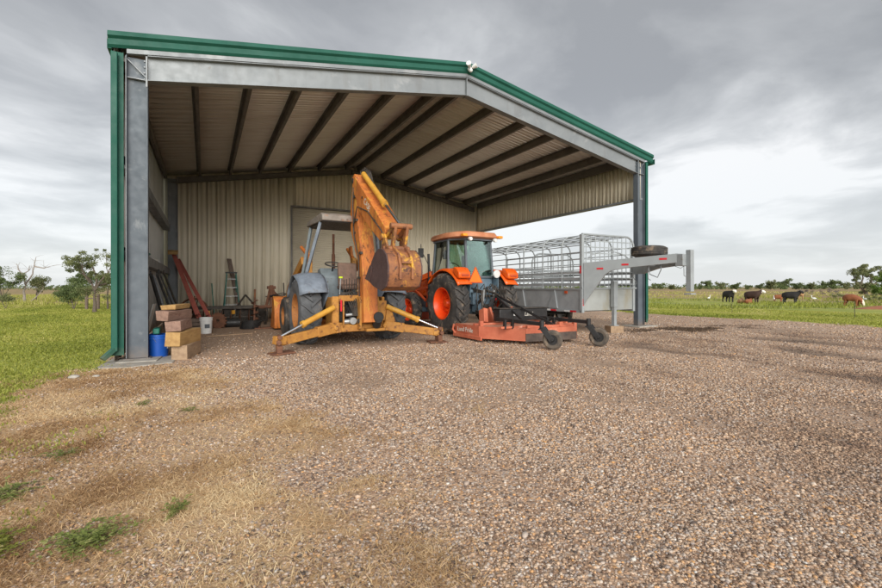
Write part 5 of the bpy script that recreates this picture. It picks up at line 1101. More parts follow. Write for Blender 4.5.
# leaning bars and tools on the left wall
def leaner(p, q, wd, hd, m, name, label, cat, parts=None, grp=None):
    p, q = Vector(p), Vector(q); t = thing(name, label, cat, (p.x, p.y, p.z), 0, grp); b = MB()
    if parts == 'ibeam':
        d = (q - p).normalized(); x = d.cross(Vector((0, 1, 0))).normalized(); z = x.cross(d); M3 = Matrix((x, d, z)).transposed(); L = (q - p).length; mid = (q - p) / 2
        b.box(mid, (.012, L, hd), M3); b.box(mid + z * (hd / 2), (wd, L, .012), M3); b.box(mid - z * (hd / 2), (wd, L, .012), M3)
    else: b.bar((0, 0, 0), q - p, wd, hd)
    b.build('shaft' if parts != 'ibeam' else 'beam', m, t, bevel=.003); return t
l1 = leaner((-.16, 14.0, .40), (-.90, 16.9, 2.30), .12, .14, 'redbeam', 'steel_beam', 'dull red steel beam leaning against the rear left corner, left one of the two', 'beam', 'ibeam')
l2 = leaner((.10, 14.1, .38), (-.76, 17.1, 2.12), .10, .12, 'redbeam', 'steel_beam', 'dull red steel beam leaning at the rear left corner, right one of the two', 'beam', 'ibeam')
o = MB().box((0, 0, 0), (.28, .22, .10), (R(20), 0, 0)).build('wood_chock', 'woodyellow', bevel=.01); o.location = (-.91, 16.6, 2.36); tag(o, 'small yellow block sitting atop the leaning red beams', 'block')
for k, (y_, top, zt_, wd, m) in enumerate(((10.6, 10.9, 1.50, .05, 'black'), (10.95, 11.6, 1.42, .035, 'girt'), (12.2, 12.3, 1.52, .05, 'black'), (13.0, 12.8, 1.6, .03, 'black'), (13.6, 14.2, 1.62, .04, 'grime'))):
    labs = ['long black pry bar leaning on the left wall, nearest the timber stack', 'thin grey pipe leaning left of the black bars on the side wall', 'thick short black bar upright against the left wall girt', 'thin black rod crossing behind the thick black bar at the left wall', 'dark rod leaning beside the foot of the red beams'][k]
    t = leaner((-.62 + .05 * k, y_, .02), (-1.0, top, zt_), wd, wd, m, 'leaning_bar', labs, 'bar')
    b = MB(); v = Vector((-1.0, top, zt_)) - Vector((-.62 + .05 * k, y_, .02)); b.box(v, (.03, .10, .12)); b.build('head', m, t)
# clutter on the lower girt
for k, (y_, m, d, lab) in enumerate(((11.6, 'fgreen', (.05, 1.1, .05), 'green pipe lying along the lower wall girt'), (12.9, 'white', (.10, .35, .07), 'white plastic bottle on the lower wall girt, nearer the column'), (13.6, 'paperwhite', (.12, .30, .09), 'pale rag bundle on the lower wall girt'), (14.5, 'white', (.09, .26, .08), 'white container on the lower girt, nearer the back wall'))):
    b = MB()
    if k == 0: b.cyl((0, -d[1] / 2, .03), (0, d[1] / 2, .12), .03, n=10)
    elif k == 2:
        for j in range(5): b.sph((.02 * (j % 2), -.12 + .06 * j, .05), (.05, .05, .04), 8)
    else: b.cyl((0, -d[1] / 2, d[2] / 2), (0, d[1] / 2, d[2] / 2), d[2] / 2, n=12); b.cyl((0, d[1] / 2, d[2] / 2), (0, d[1] / 2 + .05, d[2] / 2), d[2] / 4, n=8)
    o = b.build(('pipe', 'bottle', 'rag', 'container')[k], m); o.location = (XL + .15, y_, 1.867); tag(o, lab, ('pipe', 'bottle', 'rag', 'container')[k])
# ladder, plank at the back wall
ld = thing('step_ladder', 'green fibreglass step ladder standing at the beige back wall', 'ladder', (.84, 16.7, 0), R(4))
for s in (-1, 1):
    MB().bar((s * .27, 0, 0), (s * .15, .22, 1.72), .03, .07).build('side_rail', 'fgreen', ld); MB().bar((s * .25, .62, 0), (s * .14, .26, 1.66), .025, .05).build('rear_rail', 'fgreen', ld)
for k in range(5): z = .30 + .30 * k; MB().box((0, .038 * k + .04, z), (.52 - .065 * k, .08, .02)).build('step', 'alu', ld)
MB().box((0, .24, 1.73), (.36, .20, .04)).build('top_cap', 'black', ld)
leaner((1.15, 16.75, .02), (.78, 17.52, 2.25), .15, .04, 'woodgrey', 'plank', 'dark weathered plank leaning on the back wall by the step ladder', 'plank')
leaner((.30, 16.9, .02), (.22, 17.5, 1.35), .03, .03, 'fgreen', 'stake', 'thin green stake leaning against the back wall behind the red beams', 'stake')

# ------------------------------------------------------------------ junk pile: implements along the back
dh = thing('disc_harrow', 'dark disc harrow gang parked in front of the back wall, left of the other implements', 'implement', (.35, 15.3, 0), R(-4))
b = MB(); b.b2((-1.0, -.05, .52), (1.2, .03, .60)); b.b2((-1.0, .55, .52), (1.2, .63, .60)); 
for x in (-.9, -.2, .5, 1.1): b.b2((x - .04, .03, .53), (x + .04, .55, .59)); b.bar((x, 0, .55), (x, -.05, .28), .05, .05)
b.build('frame', 'grime', dh, bevel=.004)
for k in range(9):
    x = -.95 + .26 * k; MB().lathe([(0, .001), (.03, .14), (.05, .26), (.045, .26), (.024, .14), (-.006, .001)], (x, -.05, .26), 24, closed=False).build('disc', 'rust', dh)
MB().cyl((-1.0, -.05, .26), (1.25, -.05, .26), .03, n=10).build('axle', 'grime', dh)
for k in range(4): MB().box((-.6 + .35 * k, -.10, .42), (.10, .05, .12), (0, 0, .2 * k)).build('bearing', 'yellow' if k % 2 else 'grime', dh)
cv = thing('cultivator', 'black and rusty cultivator frame with upright mast standing right of the disc harrow', 'implement', (2.05, 15.0, 0), R(6))
b = MB(); b.b2((-.7, -.04, .55), (1.1, .04, .63)); b.b2((-.7, .5, .5), (1.1, .58, .58)); b.bar((-.30, 0, .6), (-.14, .15, 1.18), .07, .07); b.bar((.10, 0, .6), (-.08, .15, 1.18), .07, .07); b.box((-.11, .15, 1.2), (.26, .12, .10)); b.cyl((-.11, .15, .60), (-.11, .15, 1.28), .06, n=10); b.bar((-.11, .15, 1.15), (.5, .55, .58), .05, .05); b.build('frame', 'rust', cv, bevel=.004)
for k in range(7):
    x = -.6 + .28 * k; b = MB(); b.tube([(x, .02, .58), (x, -.14, .50), (x, -.18, .30), (x, -.05, .12), (x, .05, .03)], .018, 6); b.box((x, .05, .05), (.09, .02, .10), (R(30), 0, 0)); b.build('tine', 'grime', cv)
b = MB(); 
for k in range(5): b.tube([(-.3 + .1 * k, .1, .9), (.2 + .1 * k, -.1, 1.02 - .05 * k), (.7 + .05 * k, .0, .9 + .02 * k), (.9, .1, .5)], .016, 6)
b.build('hoses', 'black', cv)
b = MB(); b.cyl((0, 0, 0), (.25, .0, 1.05), .05, n=10); b.cyl((.25, 0, 1.05), (.28, 0, 1.12), .035, n=10)
ag = thing('post_auger', 'rusty post hole auger leaning in the junk pile beside the cultivator', 'auger', (1.35, 14.6, .04)); MB().cyl((0, 0, 0), (.06, .35, 1.1), .03, n=10).build('shaft', 'rust', ag)
b = MB()
for k in range(60):
    t0 = k / 60 * 4 * 2 * math.pi; c0 = Vector((.06, .35, 1.1)) * (k / 60 * .7); p = c0 + Vector((math.cos(t0) * .12, math.sin(t0) * .12, 0)); t1 = (k + 1) / 60 * 8 * math.pi; c1 = Vector((.06, .35, 1.1)) * ((k + 1) / 60 * .7); q = c1 + Vector((math.cos(t1) * .12, math.sin(t1) * .12, 0)); b.add([c0, p, q, c1], [(0, 1, 2, 3)])
b.build('flighting', 'rust', ag, merge=False)
o = MB().box((0, 0, .33), (.30, .05, .62), (0, R(6), 0)).build('metal_panel', 'whitewall', bevel=.004); o.location = (1.95, 13.9, .02); tag(o, 'pale upright metal panel among the dark implements left of the backhoe', 'panel')
for k, (x, y_, h, m, lab) in enumerate(((2.25, 14.6, 1.35, 'grime', 'thin dark rod standing up from the junk left of the backhoe bucket'), (2.75, 14.8, 1.05, 'rust', 'short rusty pipe standing just behind the backhoe loader bucket'), (-.25, 14.7, .95, 'rust', 'short rusty stake standing at the foot of the red beams'))):
    o = MB().tube([(0, 0, 0), (.01, .02, h * .5), (-.02, .05, h)], .018, 8).build('rod', m); o.location = (x, y_, 0); tag(o, lab, 'rod')
g = random.Random(9); labs = ['black scrap drum lying under the disc harrow front', 'rusty gear wheel on the gravel before the disc harrow', 'flat rusty plate on the ground left of the backhoe', 'dark wooden crate of parts behind the white bucket', 'black battery box beside the cultivator tines']
b = MB().cyl((-.2, 0, .13), (.2, 0, .13), .13, n=18); o = b.build('scrap_drum', 'black', bevel=.01); o.location = (.75, 14.5, 0); tag(o, labs[0], 'drum')
b = MB().lathe([(-.03, .05), (-.03, .22), (.03, .22), (.03, .05)], (0, 0, .22), 24)
for k in range(16): a = k * math.pi / 8; b.box((0, .235 * math.cos(a), .22 + .235 * math.sin(a)), (.055, .035, .035), (a, 0, 0))
o = b.build('gear_wheel', 'rust'); o.location = (.35, 14.35, 0); o.rotation_euler = (0, 0, 1.1); tag(o, labs[1], 'gear')
o = MB().box((0, 0, .02), (.5, .35, .03)).cyl((-.12, 0, .035), (-.12, 0, .07), .05).build('steel_plate', 'rust', bevel=.004); o.location = (1.5, 13.6, 0); tag(o, labs[2], 'plate')
b = MB(); 
for z in (.06, .17, .28): b.b2((-.3, -.2, z - .04), (.3, -.18, z + .04)); b.b2((-.3, .18, z - .04), (.3, .2, z + .04)); b.b2((-.3, -.178, z - .04), (-.28, .178, z + .04)); b.b2((.28, -.178, z - .04), (.3, .178, z + .04))
b.b2((-.29, -.19, .01), (.29, .19, .03)); o = b.build('crate', 'woodgrey'); o.location = (-.15, 14.1, 0); o.rotation_euler = (0, 0, .3); tag(o, labs[3], 'crate')
o = MB().box((0, 0, .13), (.34, .2, .24)).box((0, 0, .262), (.36, .22, .02)).cyl((-.1, 0, .27), (-.1, 0, .30), .02).cyl((.1, 0, .27), (.1, 0, .30), .02).build('battery', 'black', bevel=.006); o.location = (2.2, 14.1, 0); tag(o, labs[4], 'battery')
o = MB().box((0, 0, .012), (1.1, .09, .02)).build('lath', 'wood'); o.location = (.55, 12.1, 0); o.rotation_euler = (0, 0, .25); tag(o, 'thin wooden lath lying on the gravel right of the white bucket', 'lath')

def junk(o, nm, x, y, rz, lab, cat): o.name = nm; o.location = (x, y, 0); o.rotation_euler = (0, 0, rz); tag(o, lab, cat)
b = MB()
for k in range(7): b.tube([(.26 * math.cos(a) + .01 * k, .24 * math.sin(a), .03 + .03 * k) for a in np.linspace(0, 6.283, 22)], .016, 6)
junk(b.build('hose_coil', 'black'), 'hose_coil', 1.15, 13.7, 0, 'coil of black hose lying on the gravel in front of the post hole auger', 'hose')
b = MB().b2((-.17, -.08, 0), (.17, .08, .36)).b2((-.10, -.02, .36), (.08, .02, .41)); b.cyl((.12, 0, .36), (.15, 0, .43), .025, n=10); junk(b.build('fuel_can', 'oldred', bevel=.02), 'fuel_can', -.55, 13.3, .4, 'dark red fuel can by the left wall near the foot of the red beams', 'can')
b = MB(); b.lathe([(-.04, .40), (-.04, .44), (.04, .44), (.04, .40)], (0, 0, .44), 26); b.cyl((-.05, 0, .44), (.05, 0, .44), .06)
for k in range(10): a = k * .628; b.cyl((0, 0, .44), (0, .41 * math.cos(a), .44 + .41 * math.sin(a)), .009, n=5)
junk(b.build('spoked_wheel', 'rust'), 'spoked_wheel', -.30, 15.5, 1.2, 'rusty spoked iron wheel leaning left of the disc harrow', 'wheel')
b = MB(); b.b2((-.7, -.03, .25), (.7, .03, .55)); b.b2((-.7, .03, .05), (-.66, .45, .5)); b.b2((.66, .03, .05), (.7, .45, .5)); b.bar((-.3, .0, .55), (0, .2, .95), .05, .05); b.bar((.3, 0, .55), (0, .2, .95), .05, .05); b.b2((-.68, -.05, .03), (.68, -.03, .3)); junk(b.build('box_blade', 'grime', bevel=.005), 'box_blade', 1.25, 16.1, .1, 'dark box blade implement against the back wall behind the auger', 'implement')
b = MB(); b.b2((-.5, -.2, .0), (.5, .2, .06)); b.b2((-.45, -.15, .06), (-.05, .15, .32)); b.cyl((.2, 0, .06), (.2, 0, .5), .10, n=16); b.cyl((.2, 0, .5), (.2, 0, .62), .04, n=10); b.tube([(-.25, 0, .32), (-.2, 0, .5), (.1, 0, .55), (.2, 0, .45)], .02, 6); junk(b.build('old_pump', 'grime', bevel=.008), 'old_pump', 2.55, 15.9, -.2, 'greasy old pump on skids at the back wall near the roll-up door', 'pump')
b = MB()
for k in range(6): b.bar((-.6 + .02 * k, -.25 + .09 * k, .03 + .02 * (k % 2)), (.7 - .05 * k, -.1 + .07 * k, .06 + .03 * (k % 3)), .05, .03)
junk(b.build('scrap_bars', 'rust'), 'scrap_bars', .1, 14.9, .3, 'loose pile of rusty scrap bars on the ground under the disc harrow left end', 'scrap')

# ------------------------------------------------------------------ trees
def leaf_cloud(centres, n, spread, size, seed, flat=.7):
    g = np.random.default_rng(seed); c = np.array(centres); k = g.integers(0, len(c), n)
    d = g.normal(0, 1, (n, 3)); d /= np.linalg.norm(d, axis=1, keepdims=True); d *= (g.random((n, 1)) ** .45)
    P = c[k, :3] + d * (c[k, 3:4] * spread) * np.array([1, 1, flat])
    a = g.normal(0, 1, (n, 3)); a /= np.linalg.norm(a, axis=1, keepdims=True); b_ = np.cross(a, g.normal(0, 1, (n, 3))); b_ /= np.linalg.norm(b_, axis=1, keepdims=True)
    s = size * (.6 + .8 * g.random((n, 1))); V = np.stack([P - a * s, P + b_ * s * .55, P + a * s, P - b_ * s * .55], 1).reshape(-1, 3)
    F = np.arange(4 * n).reshape(-1, 4); cl_t = g.random(len(c))[k]
    return V, F, np.clip(.55 * cl_t + .45 * g.random(n), 0, 1)
def tree(name, label, loc, h, branches, nleaf, leaf, m='leaf', bark='bark', trunk_r=.12, seed=1, group=None, crown_r=.5, cat='tree', flat=.7, twigs=True):
    """branches: list of polylines [(x,y,z)...] in units of h; crown blobs at their ends"""
    g = random.Random(seed); t = thing(name, label, cat, (loc[0], loc[1], float(H(loc[0], loc[1])) if len(loc) < 3 else loc[2]), 0, group); b = MB(); cen = []
    for bi, br in enumerate(branches):
        pts = [Vector(p) * h for p in br]; r0 = trunk_r * (1 if bi == 0 else .55)
        fine = []
        for i in range(len(pts) - 1):
            for q in range(3): fine.append(pts[i].lerp(pts[i + 1], q / 3) + Vector((g.uniform(-1, 1), g.uniform(-1, 1), 0)) * h * .008)
        fine.append(pts[-1]); b.tube(fine, r0, 7, r_end=r0 * .25)
        if twigs:
            for q in range(7):
                p = fine[int(len(fine) * (.45 + .5 * g.random()))]; d = Vector((g.uniform(-1, 1), g.uniform(-1, 1), g.uniform(-.1, .9))).normalized() * h * g.uniform(.08, .22)
                b.tube([p, p + d * .5 + Vector((0, 0, h * .01)), p + d], r0 * .18, 4, r_end=r0 * .05); cen.append((*(p + d), crown_r * g.uniform(.35, .7)))
        cen.append((*pts[-1], crown_r))
    b.build('trunk', bark, t)
    if nleaf:
        V, F, T = leaf_cloud(cen, nleaf, 1.0, leaf, seed, flat); npmesh('crown', V, F, m, T, False, None, None, None, t)
    return t
L_ = (C_, -S_)       # screen-right direction on the ground
def br(*pts): return [(a * L_[0] + b_ * S_, -a * S_ + b_ * C_ if False else a * L_[1] + b_ * C_, z) for a, b_, z in pts]
tree('mesquite_tree', 'spreading mesquite tree with a forked trunk on the left lawn', px(95, 21.2), 2.9,
     [br((0, 0, 0), (.0, 0, .22), (-.02, 0, .36)), br((-.01, 0, .33), (-.12, .05, .55), (-.30, .0, .72), (-.42, .02, .80)), br((0, 0, .33), (.03, 0, .55), (-.04, 0, .78), (-.02, .05, .93)), br((0, 0, .36), (.12, -.04, .52), (.22, 0, .68), (.24, .05, .80)), br((-.08, 0, .5), (-.14, -.1, .72), (-.16, -.05, .86)), br((.05, 0, .45), (.16, .1, .50), (.30, .05, .52))],
     9500, .032, 'leaf', 'bark', .10, 3, None, .37)
tree('green_bush', 'bushy green shrub beside the forked mesquite on the left', px(74, 24.5), 1.5,
     [br((0, 0, 0), (-.1, 0, .4), (-.2, .0, .75)), br((0, 0, 0), (.05, .1, .5), (.02, .0, .85)), br((0, 0, 0), (.2, 0, .4), (.32, .0, .78)), br((0, 0, 0), (-.3, 0, .3), (-.42, 0, .5))], 6000, .036, 'leafdark', 'bark', .03, 4, None, .48, 'bush')
tree('bare_tree', 'leafless bleached tree with forked limbs at the far left', px(24, 34), 3.7,
     [br((0, 0, 0), (.0, 0, .25), (.05, 0, .45)), br((.03, 0, .38), (.18, 0, .62), (.24, 0, .86), (.26, 0, .98)), br((.02, 0, .4), (-.0, 0, .62), (.10, 0, .70), (.12, 0, .80)), br((.0, 0, .55), (-.12, 0, .72), (-.16, 0, .84)), br((.22, 0, .78), (.42, 0, .74), (.56, 0, .78)), br((.1, 0, .0), (.25, 0, .12), (.42, 0, .3))], 0, .03, 'twig', 'deadbark', .11, 5)
tree('small_tree', 'small round green tree just right of the leafless tree', px(36, 36), 2.1, [br((0, 0, 0), (.05, 0, .4), (-.1, 0, .8)), br((0, 0, .2), (.2, 0, .5), (.3, 0, .82)), br((0, 0, .3), (.0, .1, .6), (.1, 0, .95))], 3600, .05, 'leaf', 'bark', .05, 6, None, .5)
tree('scrub_tree', 'low dark scrub tree cut off by the left edge of the photo', px(3, 33), 2.7, [br((0, 0, 0), (-.1, 0, .5), (-.3, 0, .8)), br((0, 0, .1), (.2, 0, .5), (.42, 0, .75)), br((0, 0, .1), (.0, 0, .5), (.0, 0, .92))], 5000, .05, 'leafdark', 'bark', .06, 7, None, .6)
tree('grey_bush', 'pale grey green bush at the left edge in front of the scrub tree', px(6, 25), .95, [br((0, 0, 0), (-.3, 0, .5), (-.5, 0, .7)), br((0, 0, 0), (.2, 0, .5), (.5, 0, .6)), br((0, 0, 0), (.0, 0, .5), (.0, 0, .8))], 1800, .03, 'leaf', 'bark', .02, 8, None, .35, 'bush')
tree('edge_tree', 'thin tree half hidden behind the green downspout of the shed', px(108, 24), 3.1, [br((0, 0, 0), (.0, 0, .4), (.1, 0, .6)), br((.05, 0, .5), (-.03, 0, .75), (-.02, 0, .98)), br((0, 0, .4), (-.08, 0, .55), (-.12, 0, .62))], 2200, .035, 'leaf', 'bark', .05, 9, None, .30)
tree('background_tree', 'small dark tree behind the forked mesquite trunk', px(86, 27), 2.4, [br((0, 0, 0), (.05, 0, .5), (.0, 0, .75)), br((0, 0, .2), (-.2, 0, .5), (-.3, 0, .68)), br((0, 0, .2), (.2, 0, .5), (.3, 0, .7))], 6000, .04, 'leafdark', 'bark', .06, 10, None, .5)
# wooden H brace
hb = thing('fence_brace', 'weathered wooden H brace of fence posts behind the mesquite trunk', 'fence', (*px(92, 23.9), 0), R(-YAW)); 
for x in (-.30, .34): MB().cyl((x, 0, -.1), (x, 0, .86), .075, n=12).build('post', 'woodgrey', hb)
MB().cyl((-.30, 0, .62), (.34, 0, .60), .035, n=8).build('rail', 'woodgrey', hb)
# big mesquite at right edge and its green neighbour
tree('large_mesquite', 'gnarled mesquite with leaning dark trunk at the right edge of the pasture', (*px(868, 62), -.35), 4.6,
     [br((0, 0, 0), (-.10, 0, .18), (-.28, 0, .40)), br((-.05, 0, .08), (.0, 0, .3), (.15, 0, .55)), br((-.22, 0, .32), (-.4, 0, .55), (-.50, 0, .78)), br((-.24, 0, .36), (-.15, 0, .6), (-.18, 0, .86)), br((0, 0, .25), (.3, 0, .5), (.5, 0, .9)), br((.1, 0, .4), (.1, 0, .6), (.05, .1, .8))], 9000, .09, 'leaf', 'bark', .26, 11, None, .70)
tree('bright_bush', 'bright lime green bush at the right edge beside the gnarled mesquite', (*px(886, 50), -.35), 3.1, [br((0, 0, 0), (-.1, 0, .5), (-.25, 0, .8)), br((0, 0, 0), (.2, 0, .5), (.3, 0, .8)), br((0, 0, 0), (0, 0, .5), (0, 0, .95)), br((0, 0, 0), (-.2, 0, .2), (-.3, 0, .4))], 6000, .08, 'leafbright', 'bark', .08, 12, None, .65, 'bush')
for k, (p, d, h_, lab, mm) in enumerate(((874, 40, .9, 'low grey green bush at the right edge below the gnarled mesquite', 'leaf'), (829, 60, 1.4, 'bare purplish brown shrub left of the gnarled mesquite', 'twig'), (806, 66, 1.3, 'bare brown shrub in the pasture behind the standing egrets', 'twig'), (838, 52, .8, 'small leafy bush between the bare shrub and the grazing cow', 'leaf'))):
    tree('pasture_bush', lab, (*px(p, d), -.35), h_, [br((0, 0, 0), (-.4, 0, .4), (-.8, 0, .7)), br((0, 0, 0), (.4, 0, .4), (.8, 0, .6)), br((0, 0, 0), (0, 0, .5), (.1, 0, .8))], 700, .05, mm, 'bark', .02, 20 + k, None, .5 if h_ > 1 else .35, 'bush')
# tree line: three crowns copied
protos = []
for k in range(3):
    g = random.Random(30 + k)
    brs = [br((0, 0, 0), (0, 0, .3))] + [br((0, 0, 0), (g.uniform(-.2, .2), 0, .15), (g.uniform(-.7, .7), g.uniform(-.3, .3), g.uniform(.15, .35))) for _ in range(4)] + [br((0, 0, .2), (g.uniform(-.3, .3), 0, .45), (g.uniform(-.65, .65), g.uniform(-.4, .4), g.uniform(.45, .85))) for _ in range(7)]
    protos.append(tree('line_tree', 'x', (0, 0, 0), 6.0, brs, 2200, .30, ['leafdark', 'leaf', 'leafdark'][k], 'bark', .25, 30 + k, 'trees of the far tree line', 1.5))
TLAB = 'dark green tree standing in the low tree line along the horizon'
g = random.Random(77); first = [True] * 3
spots = [(660, 9), (672, 7), (690, 6), (708, 11), (722, 9), (736, 7), (748, 5), (771, 11), (784, 12), (796, 8), (812, 8), (824, 9), (833, 12), (846, 9), (858, 6), (872, 8), (654, 6), (760, 6), (805, 6), (890, 8), (905, 9), (112, 6), (60, 5), (50, 5), (-10, 7), (-30, 8), (700, 6)]
for i, (p, hp) in enumerate(spots):
    d = g.uniform(230, 330); k = i % 3; x, y_ = px(p, d); sc = (hp * 0.80 + 0.3) * d / 431 / 6.0 + .12
    if first[k]: o = protos[k]; first[k] = False; o.location = (x, y_, -.5); o.rotation_euler = (0, 0, g.random() * 6); o.scale = (sc, sc, sc * .8); o['label'] = TLAB
    else: copy_thing(protos[k], (x, y_, -.5), g.random() * 6, TLAB, None, sc)
# far scrub reading as one mass
n = 9000; cen = []
for i in range(520):
    a = g.uniform(-75, 75); d = g.uniform(260, 430); x, y_ = cw(math.tan(R(min(62, max(-62, a)))) * d, d); cen.append((x, y_, g.uniform(.2, 2.0), g.uniform(1.8, 3.4)))
V, F, T = leaf_cloud(cen, 26000, 1.5, .55, 5, .55); npmesh('far_scrub', V, F, 'leafdark', T, False, 'stuff', 'continuous band of dark green scrub along the horizon', 'scrub')
# wire fence in the right pasture: thin posts
fn = thing('wire_fence', 'thin wire cattle fence with slender posts crossing the right pasture', 'fence', (*px(732, 26), -.2))
o0 = Vector((fn.location.x, fn.location.y, -.2))
fp0 = Vector((*px(732, 26), -.3)) - o0; dirf = Vector((.06, -1, 0)).normalized()
pts_f = []
for k in range(-2, 2):
    p = fp0 + dirf * (5.5 * k); z = float(H(p.x + o0.x, p.y + o0.y)) + .2; b = MB(); b.cyl((p.x, p.y, z), (p.x, p.y, z + .85), .014, n=6); b.build('post', 'grime', fn); pts_f.append((p.x, p.y, z))
for hh in (.45, .80): MB().tube([(a, b_, z + hh) for a, b_, z in pts_f], .004, 4).build('wire', 'galv', fn)

# ------------------------------------------------------------------ cattle and egrets
def hide(name, c, face=None, belly=None, xf=.52):
    m = bpy.data.materials.new(name); m.use_nodes = True; nt = m.node_tree; p = nt.nodes['Principled BSDF']
    t = nn(nt, 'ShaderNodeTexCoord'); s = nn(nt, 'ShaderNodeSeparateXYZ'); lk(nt, t.outputs['Object'], s.inputs[0])
    col = ramp(nt, noise(nt, t.outputs['Object'], 5, 4), [(.35, tuple(v * .7 for v in c)), (.65, c)])
    if face:
        f = ramp(nt, mth(nt, 'ADD', s.outputs[0], mth(nt, 'MULTIPLY', noise(nt, t.outputs['Object'], 9, 3), .1)), [(0, 0), (1, 1)])
        f = mth(nt, 'GREATER_THAN', mth(nt, 'ADD', s.outputs[0], mth(nt, 'MULTIPLY', noise(nt, t.outputs['Object'], 9, 3), .1)), xf); col = mixc(nt, f, col, face)
    if belly: f = mth(nt, 'LESS_THAN', s.outputs[2], .22); col = mixc(nt, f, col, belly)
    lk(nt, col, p.inputs['Base Color']); p.inputs['Roughness'].default_value = .8; return m
def cow(name, label, loc, heading, h, m, head='up', turn=0, lying=False, cat='cow', group='cattle grazing in the right pasture'):
    """modelled at 1.35 m shoulder height, facing +x; scaled to h"""
    V = []; E = []; Rr = []
    def add(p, r, par=None):
        V.append(p); Rr.append(r); 
        if par is not None: E.append((par, len(V) - 1))
        return len(V) - 1
    dz = -.62 if lying else 0
    hip = add((-.62, 0, 1.06 + dz), (.27, .29)); rump = add((-.88, 0, 1.10 + dz), (.17, .2), hip); mid = add((-.15, 0, .99 + dz), (.33, .33), hip); mid2 = add((.22, 0, 1.0 + dz), (.31, .33), mid); sh = add((.52, 0, 1.05 + dz), (.22, .30), mid2)
    tl_ = add((-1.0, 0, 1.10 + dz), (.05, .05), rump); add((-1.05, 0, .75 + dz if not lying else .35), (.025, .025), tl_)
    for s in (-1, 1):
        if not lying:
            a = add((-.72, s * .19, .80), (.15, .11), hip); a = add((-.66, s * .20, .58), (.08, .065), a); a = add((-.78, s * .20, .36), (.05, .045), a); a = add((-.75, s * .20, .06), (.045, .045), a); add((-.71, s * .20, .02), (.055, .05), a)
            a = add((.50, s * .17, .78), (.12, .09), sh); a = add((.50, s * .18, .42), (.055, .05), a); a = add((.50, s * .18, .07), (.043, .043), a); add((.54, s * .18, .02), (.055, .05), a)
        else:
            a = add((-.55, s * .30, .22), (.15, .12), hip); add((-.25, s * .40, .09), (.06, .05), a); a = add((.45, s * .24, .2), (.10, .09), sh); add((.70, s * .30, .07), (.05, .05), a)
    ct, st_ = math.cos(turn), math.sin(turn)
    if head == 'up': nk = [(.30, .18, .17), (.50, .34, .13)]; hd = [(.62, .36, .12), (.80, .24, .085), (.90, .17, .075)]
    else: nk = [(.32, -.18, .16), (.46, -.48, .12)]; hd = [(.54, -.66, .11), (.62, -.84, .08), (.64, -.95, .07)]
    pa = sh
    for dx, dz_, r in nk + hd:
        x = .52 + dx * ct if dx > .35 else .52 + dx; y = dx * st_ if dx > .35 else 0
        pa = add((x, y, 1.05 + dz + dz_), (r, r), pa)
        if dz_ in (.36, -.66):
            for s in (-1, 1): add((x - .03 * ct - s * .2 * st_, y + s * .20 * ct, 1.05 + dz + dz_ + .06), (.035, .035), pa)
    V = [(x * .76, y * 1.15, z * (.92 if z > .5 else .96)) for x, y, z in V]; Rr = [(a * 1.25, b_ * 1.28) if a > .15 else (a * 1.45, b_ * 1.4) for a, b_ in Rr]
    me = bpy.data.meshes.new(name); me.from_pydata(V, E, []); o = bpy.data.objects.new(name, me); COL.objects.link(o); me.materials.append(m)
    sk = o.modifiers.new('skin', 'SKIN'); sk.use_smooth_shade = True
    for i, v in enumerate(me.skin_vertices[0].data): v.radius = Rr[i]; v.use_root = (i == 0)
    ss = o.modifiers.new('sub', 'SUBSURF'); ss.levels = 1; ss.render_levels = 2
    o.location = (loc[0], loc[1], loc[2]); o.rotation_euler = (0, 0, heading); o.scale = (h / 1.35,) * 3
    return tag(o, label, cat, group)
RIGHT = R(-YAW)
hB = hide('black_hide', (.022, .018, .017), (.72, .68, .62), None, .86); hBB = hide('plain_black_hide', (.022, .018, .018)); hDB = hide('dark_brown_hide', (.055, .025, .018), (.72, .68, .62), None, .90); hR = hide('red_brown_hide', (.33, .115, .045), None); hRW = hide('red_hide', (.30, .10, .04), (.7, .62, .52), None, .88); hT = hide('tan_hide', (.42, .24, .11), None)
def cp(p, ybot): d = 1.2 * 431 / (ybot - 287.3) * 1.29; x, y_ = px(p, d); return (x, y_, float(H(x, y_)))
cow('cow', 'black cow with white face looking towards the camera, leftmost of the herd', cp(728.5, 302.2), RIGHT - R(84), 1.24, hB, 'up', 0)
cow('cow', 'dark brown cow with raised white face, standing behind the two lying calves', cp(752.5, 303.8), RIGHT - R(64), 1.22, hDB, 'up', R(20))
cow('calf', 'small red brown calf standing behind the largest black cow', cp(778.5, 302), RIGHT - R(50), .82, hR, 'up', 0, cat='calf')
cow('cow', 'large black cow standing side on, facing right', cp(791, 303.7), RIGHT - R(55), 1.20, hBB, 'up', 0)
cow('calf', 'tan calf half hidden behind the large black cow', cp(801, 301.0), RIGHT + R(50), .90, hT, 'up', 0, cat='calf')
cow('cow', 'red brown young cow grazing alone with lowered pale face at the far right', cp(852.5, 306.8), RIGHT - R(62), 1.02, hRW, 'down', 0)
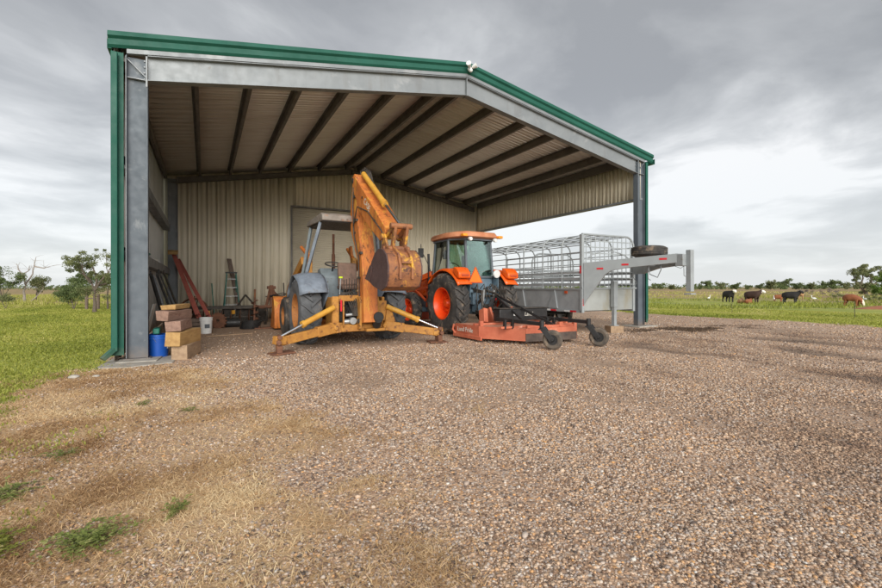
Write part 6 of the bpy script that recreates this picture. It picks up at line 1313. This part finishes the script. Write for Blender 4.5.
cow('calf', 'reddish calf lying in the grass, left one of the two beside the dark brown cow', cp(741, 303.4), RIGHT + R(45), .80, hT, 'up', 0, True, cat='calf')
cow('calf', 'reddish calf lying in the grass under the dark brown cow, right one of the two', cp(748.5, 303.9), RIGHT + R(30), .82, hR, 'up', 0, True, cat='calf')
def egret(p, yb, lab, hd):
    x, y_, z = cp(p, yb); t = thing('egret', lab, 'bird', (x, y_, z), hd, 'white egrets among the cattle')
    b = MB(); b.sph((0, 0, .36), (.17, .08, .10), 12); b.tube([(.12, 0, .40), (.20, 0, .50), (.17, 0, .60), (.22, 0, .66)], .04, 8, r_end=.025); b.sph((.235, 0, .665), (.05, .03, .032), 8); b.tube([(-.14, 0, .36), (-.26, 0, .30)], .04, 6, r_end=.015); b.build('body', 'egret', t, smooth=80)
    MB().tube([(.27, 0, .665), (.36, 0, .65)], .012, 6, r_end=.003).build('beak', 'amber', t)
    for s in (-1, 1): MB().cyl((0, s * .035, 0), (0, s * .03, .30), .009, n=6).build('leg', 'black', t)
egret(709, 301.2, 'white egret standing furthest left of the egrets, left of the black cow', 0)
egret(774, 302, 'white egret between the small red brown calf and the dark brown cow', .5)
egret(814, 302.3, 'white egret standing alone right of the large black cow', 2)
egret(865, 303.5, 'white egret by the grazing red brown cow, behind its head', 1)
# low red soil mound at right edge
N = 22; vs = []; fs = []
for i in range(N):
    for j in range(N):
        u, v = i / (N - 1) * 2 - 1, j / (N - 1) * 2 - 1; r_ = min(1, math.hypot(u, v)); vs.append((u * 2.2, v * 1.0, .24 * (1 - r_ ** 2) ** 1.2 + random.uniform(-.02, .02) * (1 - r_) - .03))
for i in range(N - 1):
    for j in range(N - 1): fs.append((i * N + j, (i + 1) * N + j, (i + 1) * N + j + 1, i * N + j + 1))
MT['soil'] = mat('red_soil', (.36, .15, .075), (.25, .10, .055), 3, .95, 0, .4, 20)
o = MB().add(vs, fs).build('soil_mound', 'soil', smooth=70); x, y_, z = cp(886, 310); o.location = (x, y_, z); o.rotation_euler = (0, 0, RIGHT); tag(o, 'low mound of red soil at the right edge of the pasture', 'mound', None, 'structure')
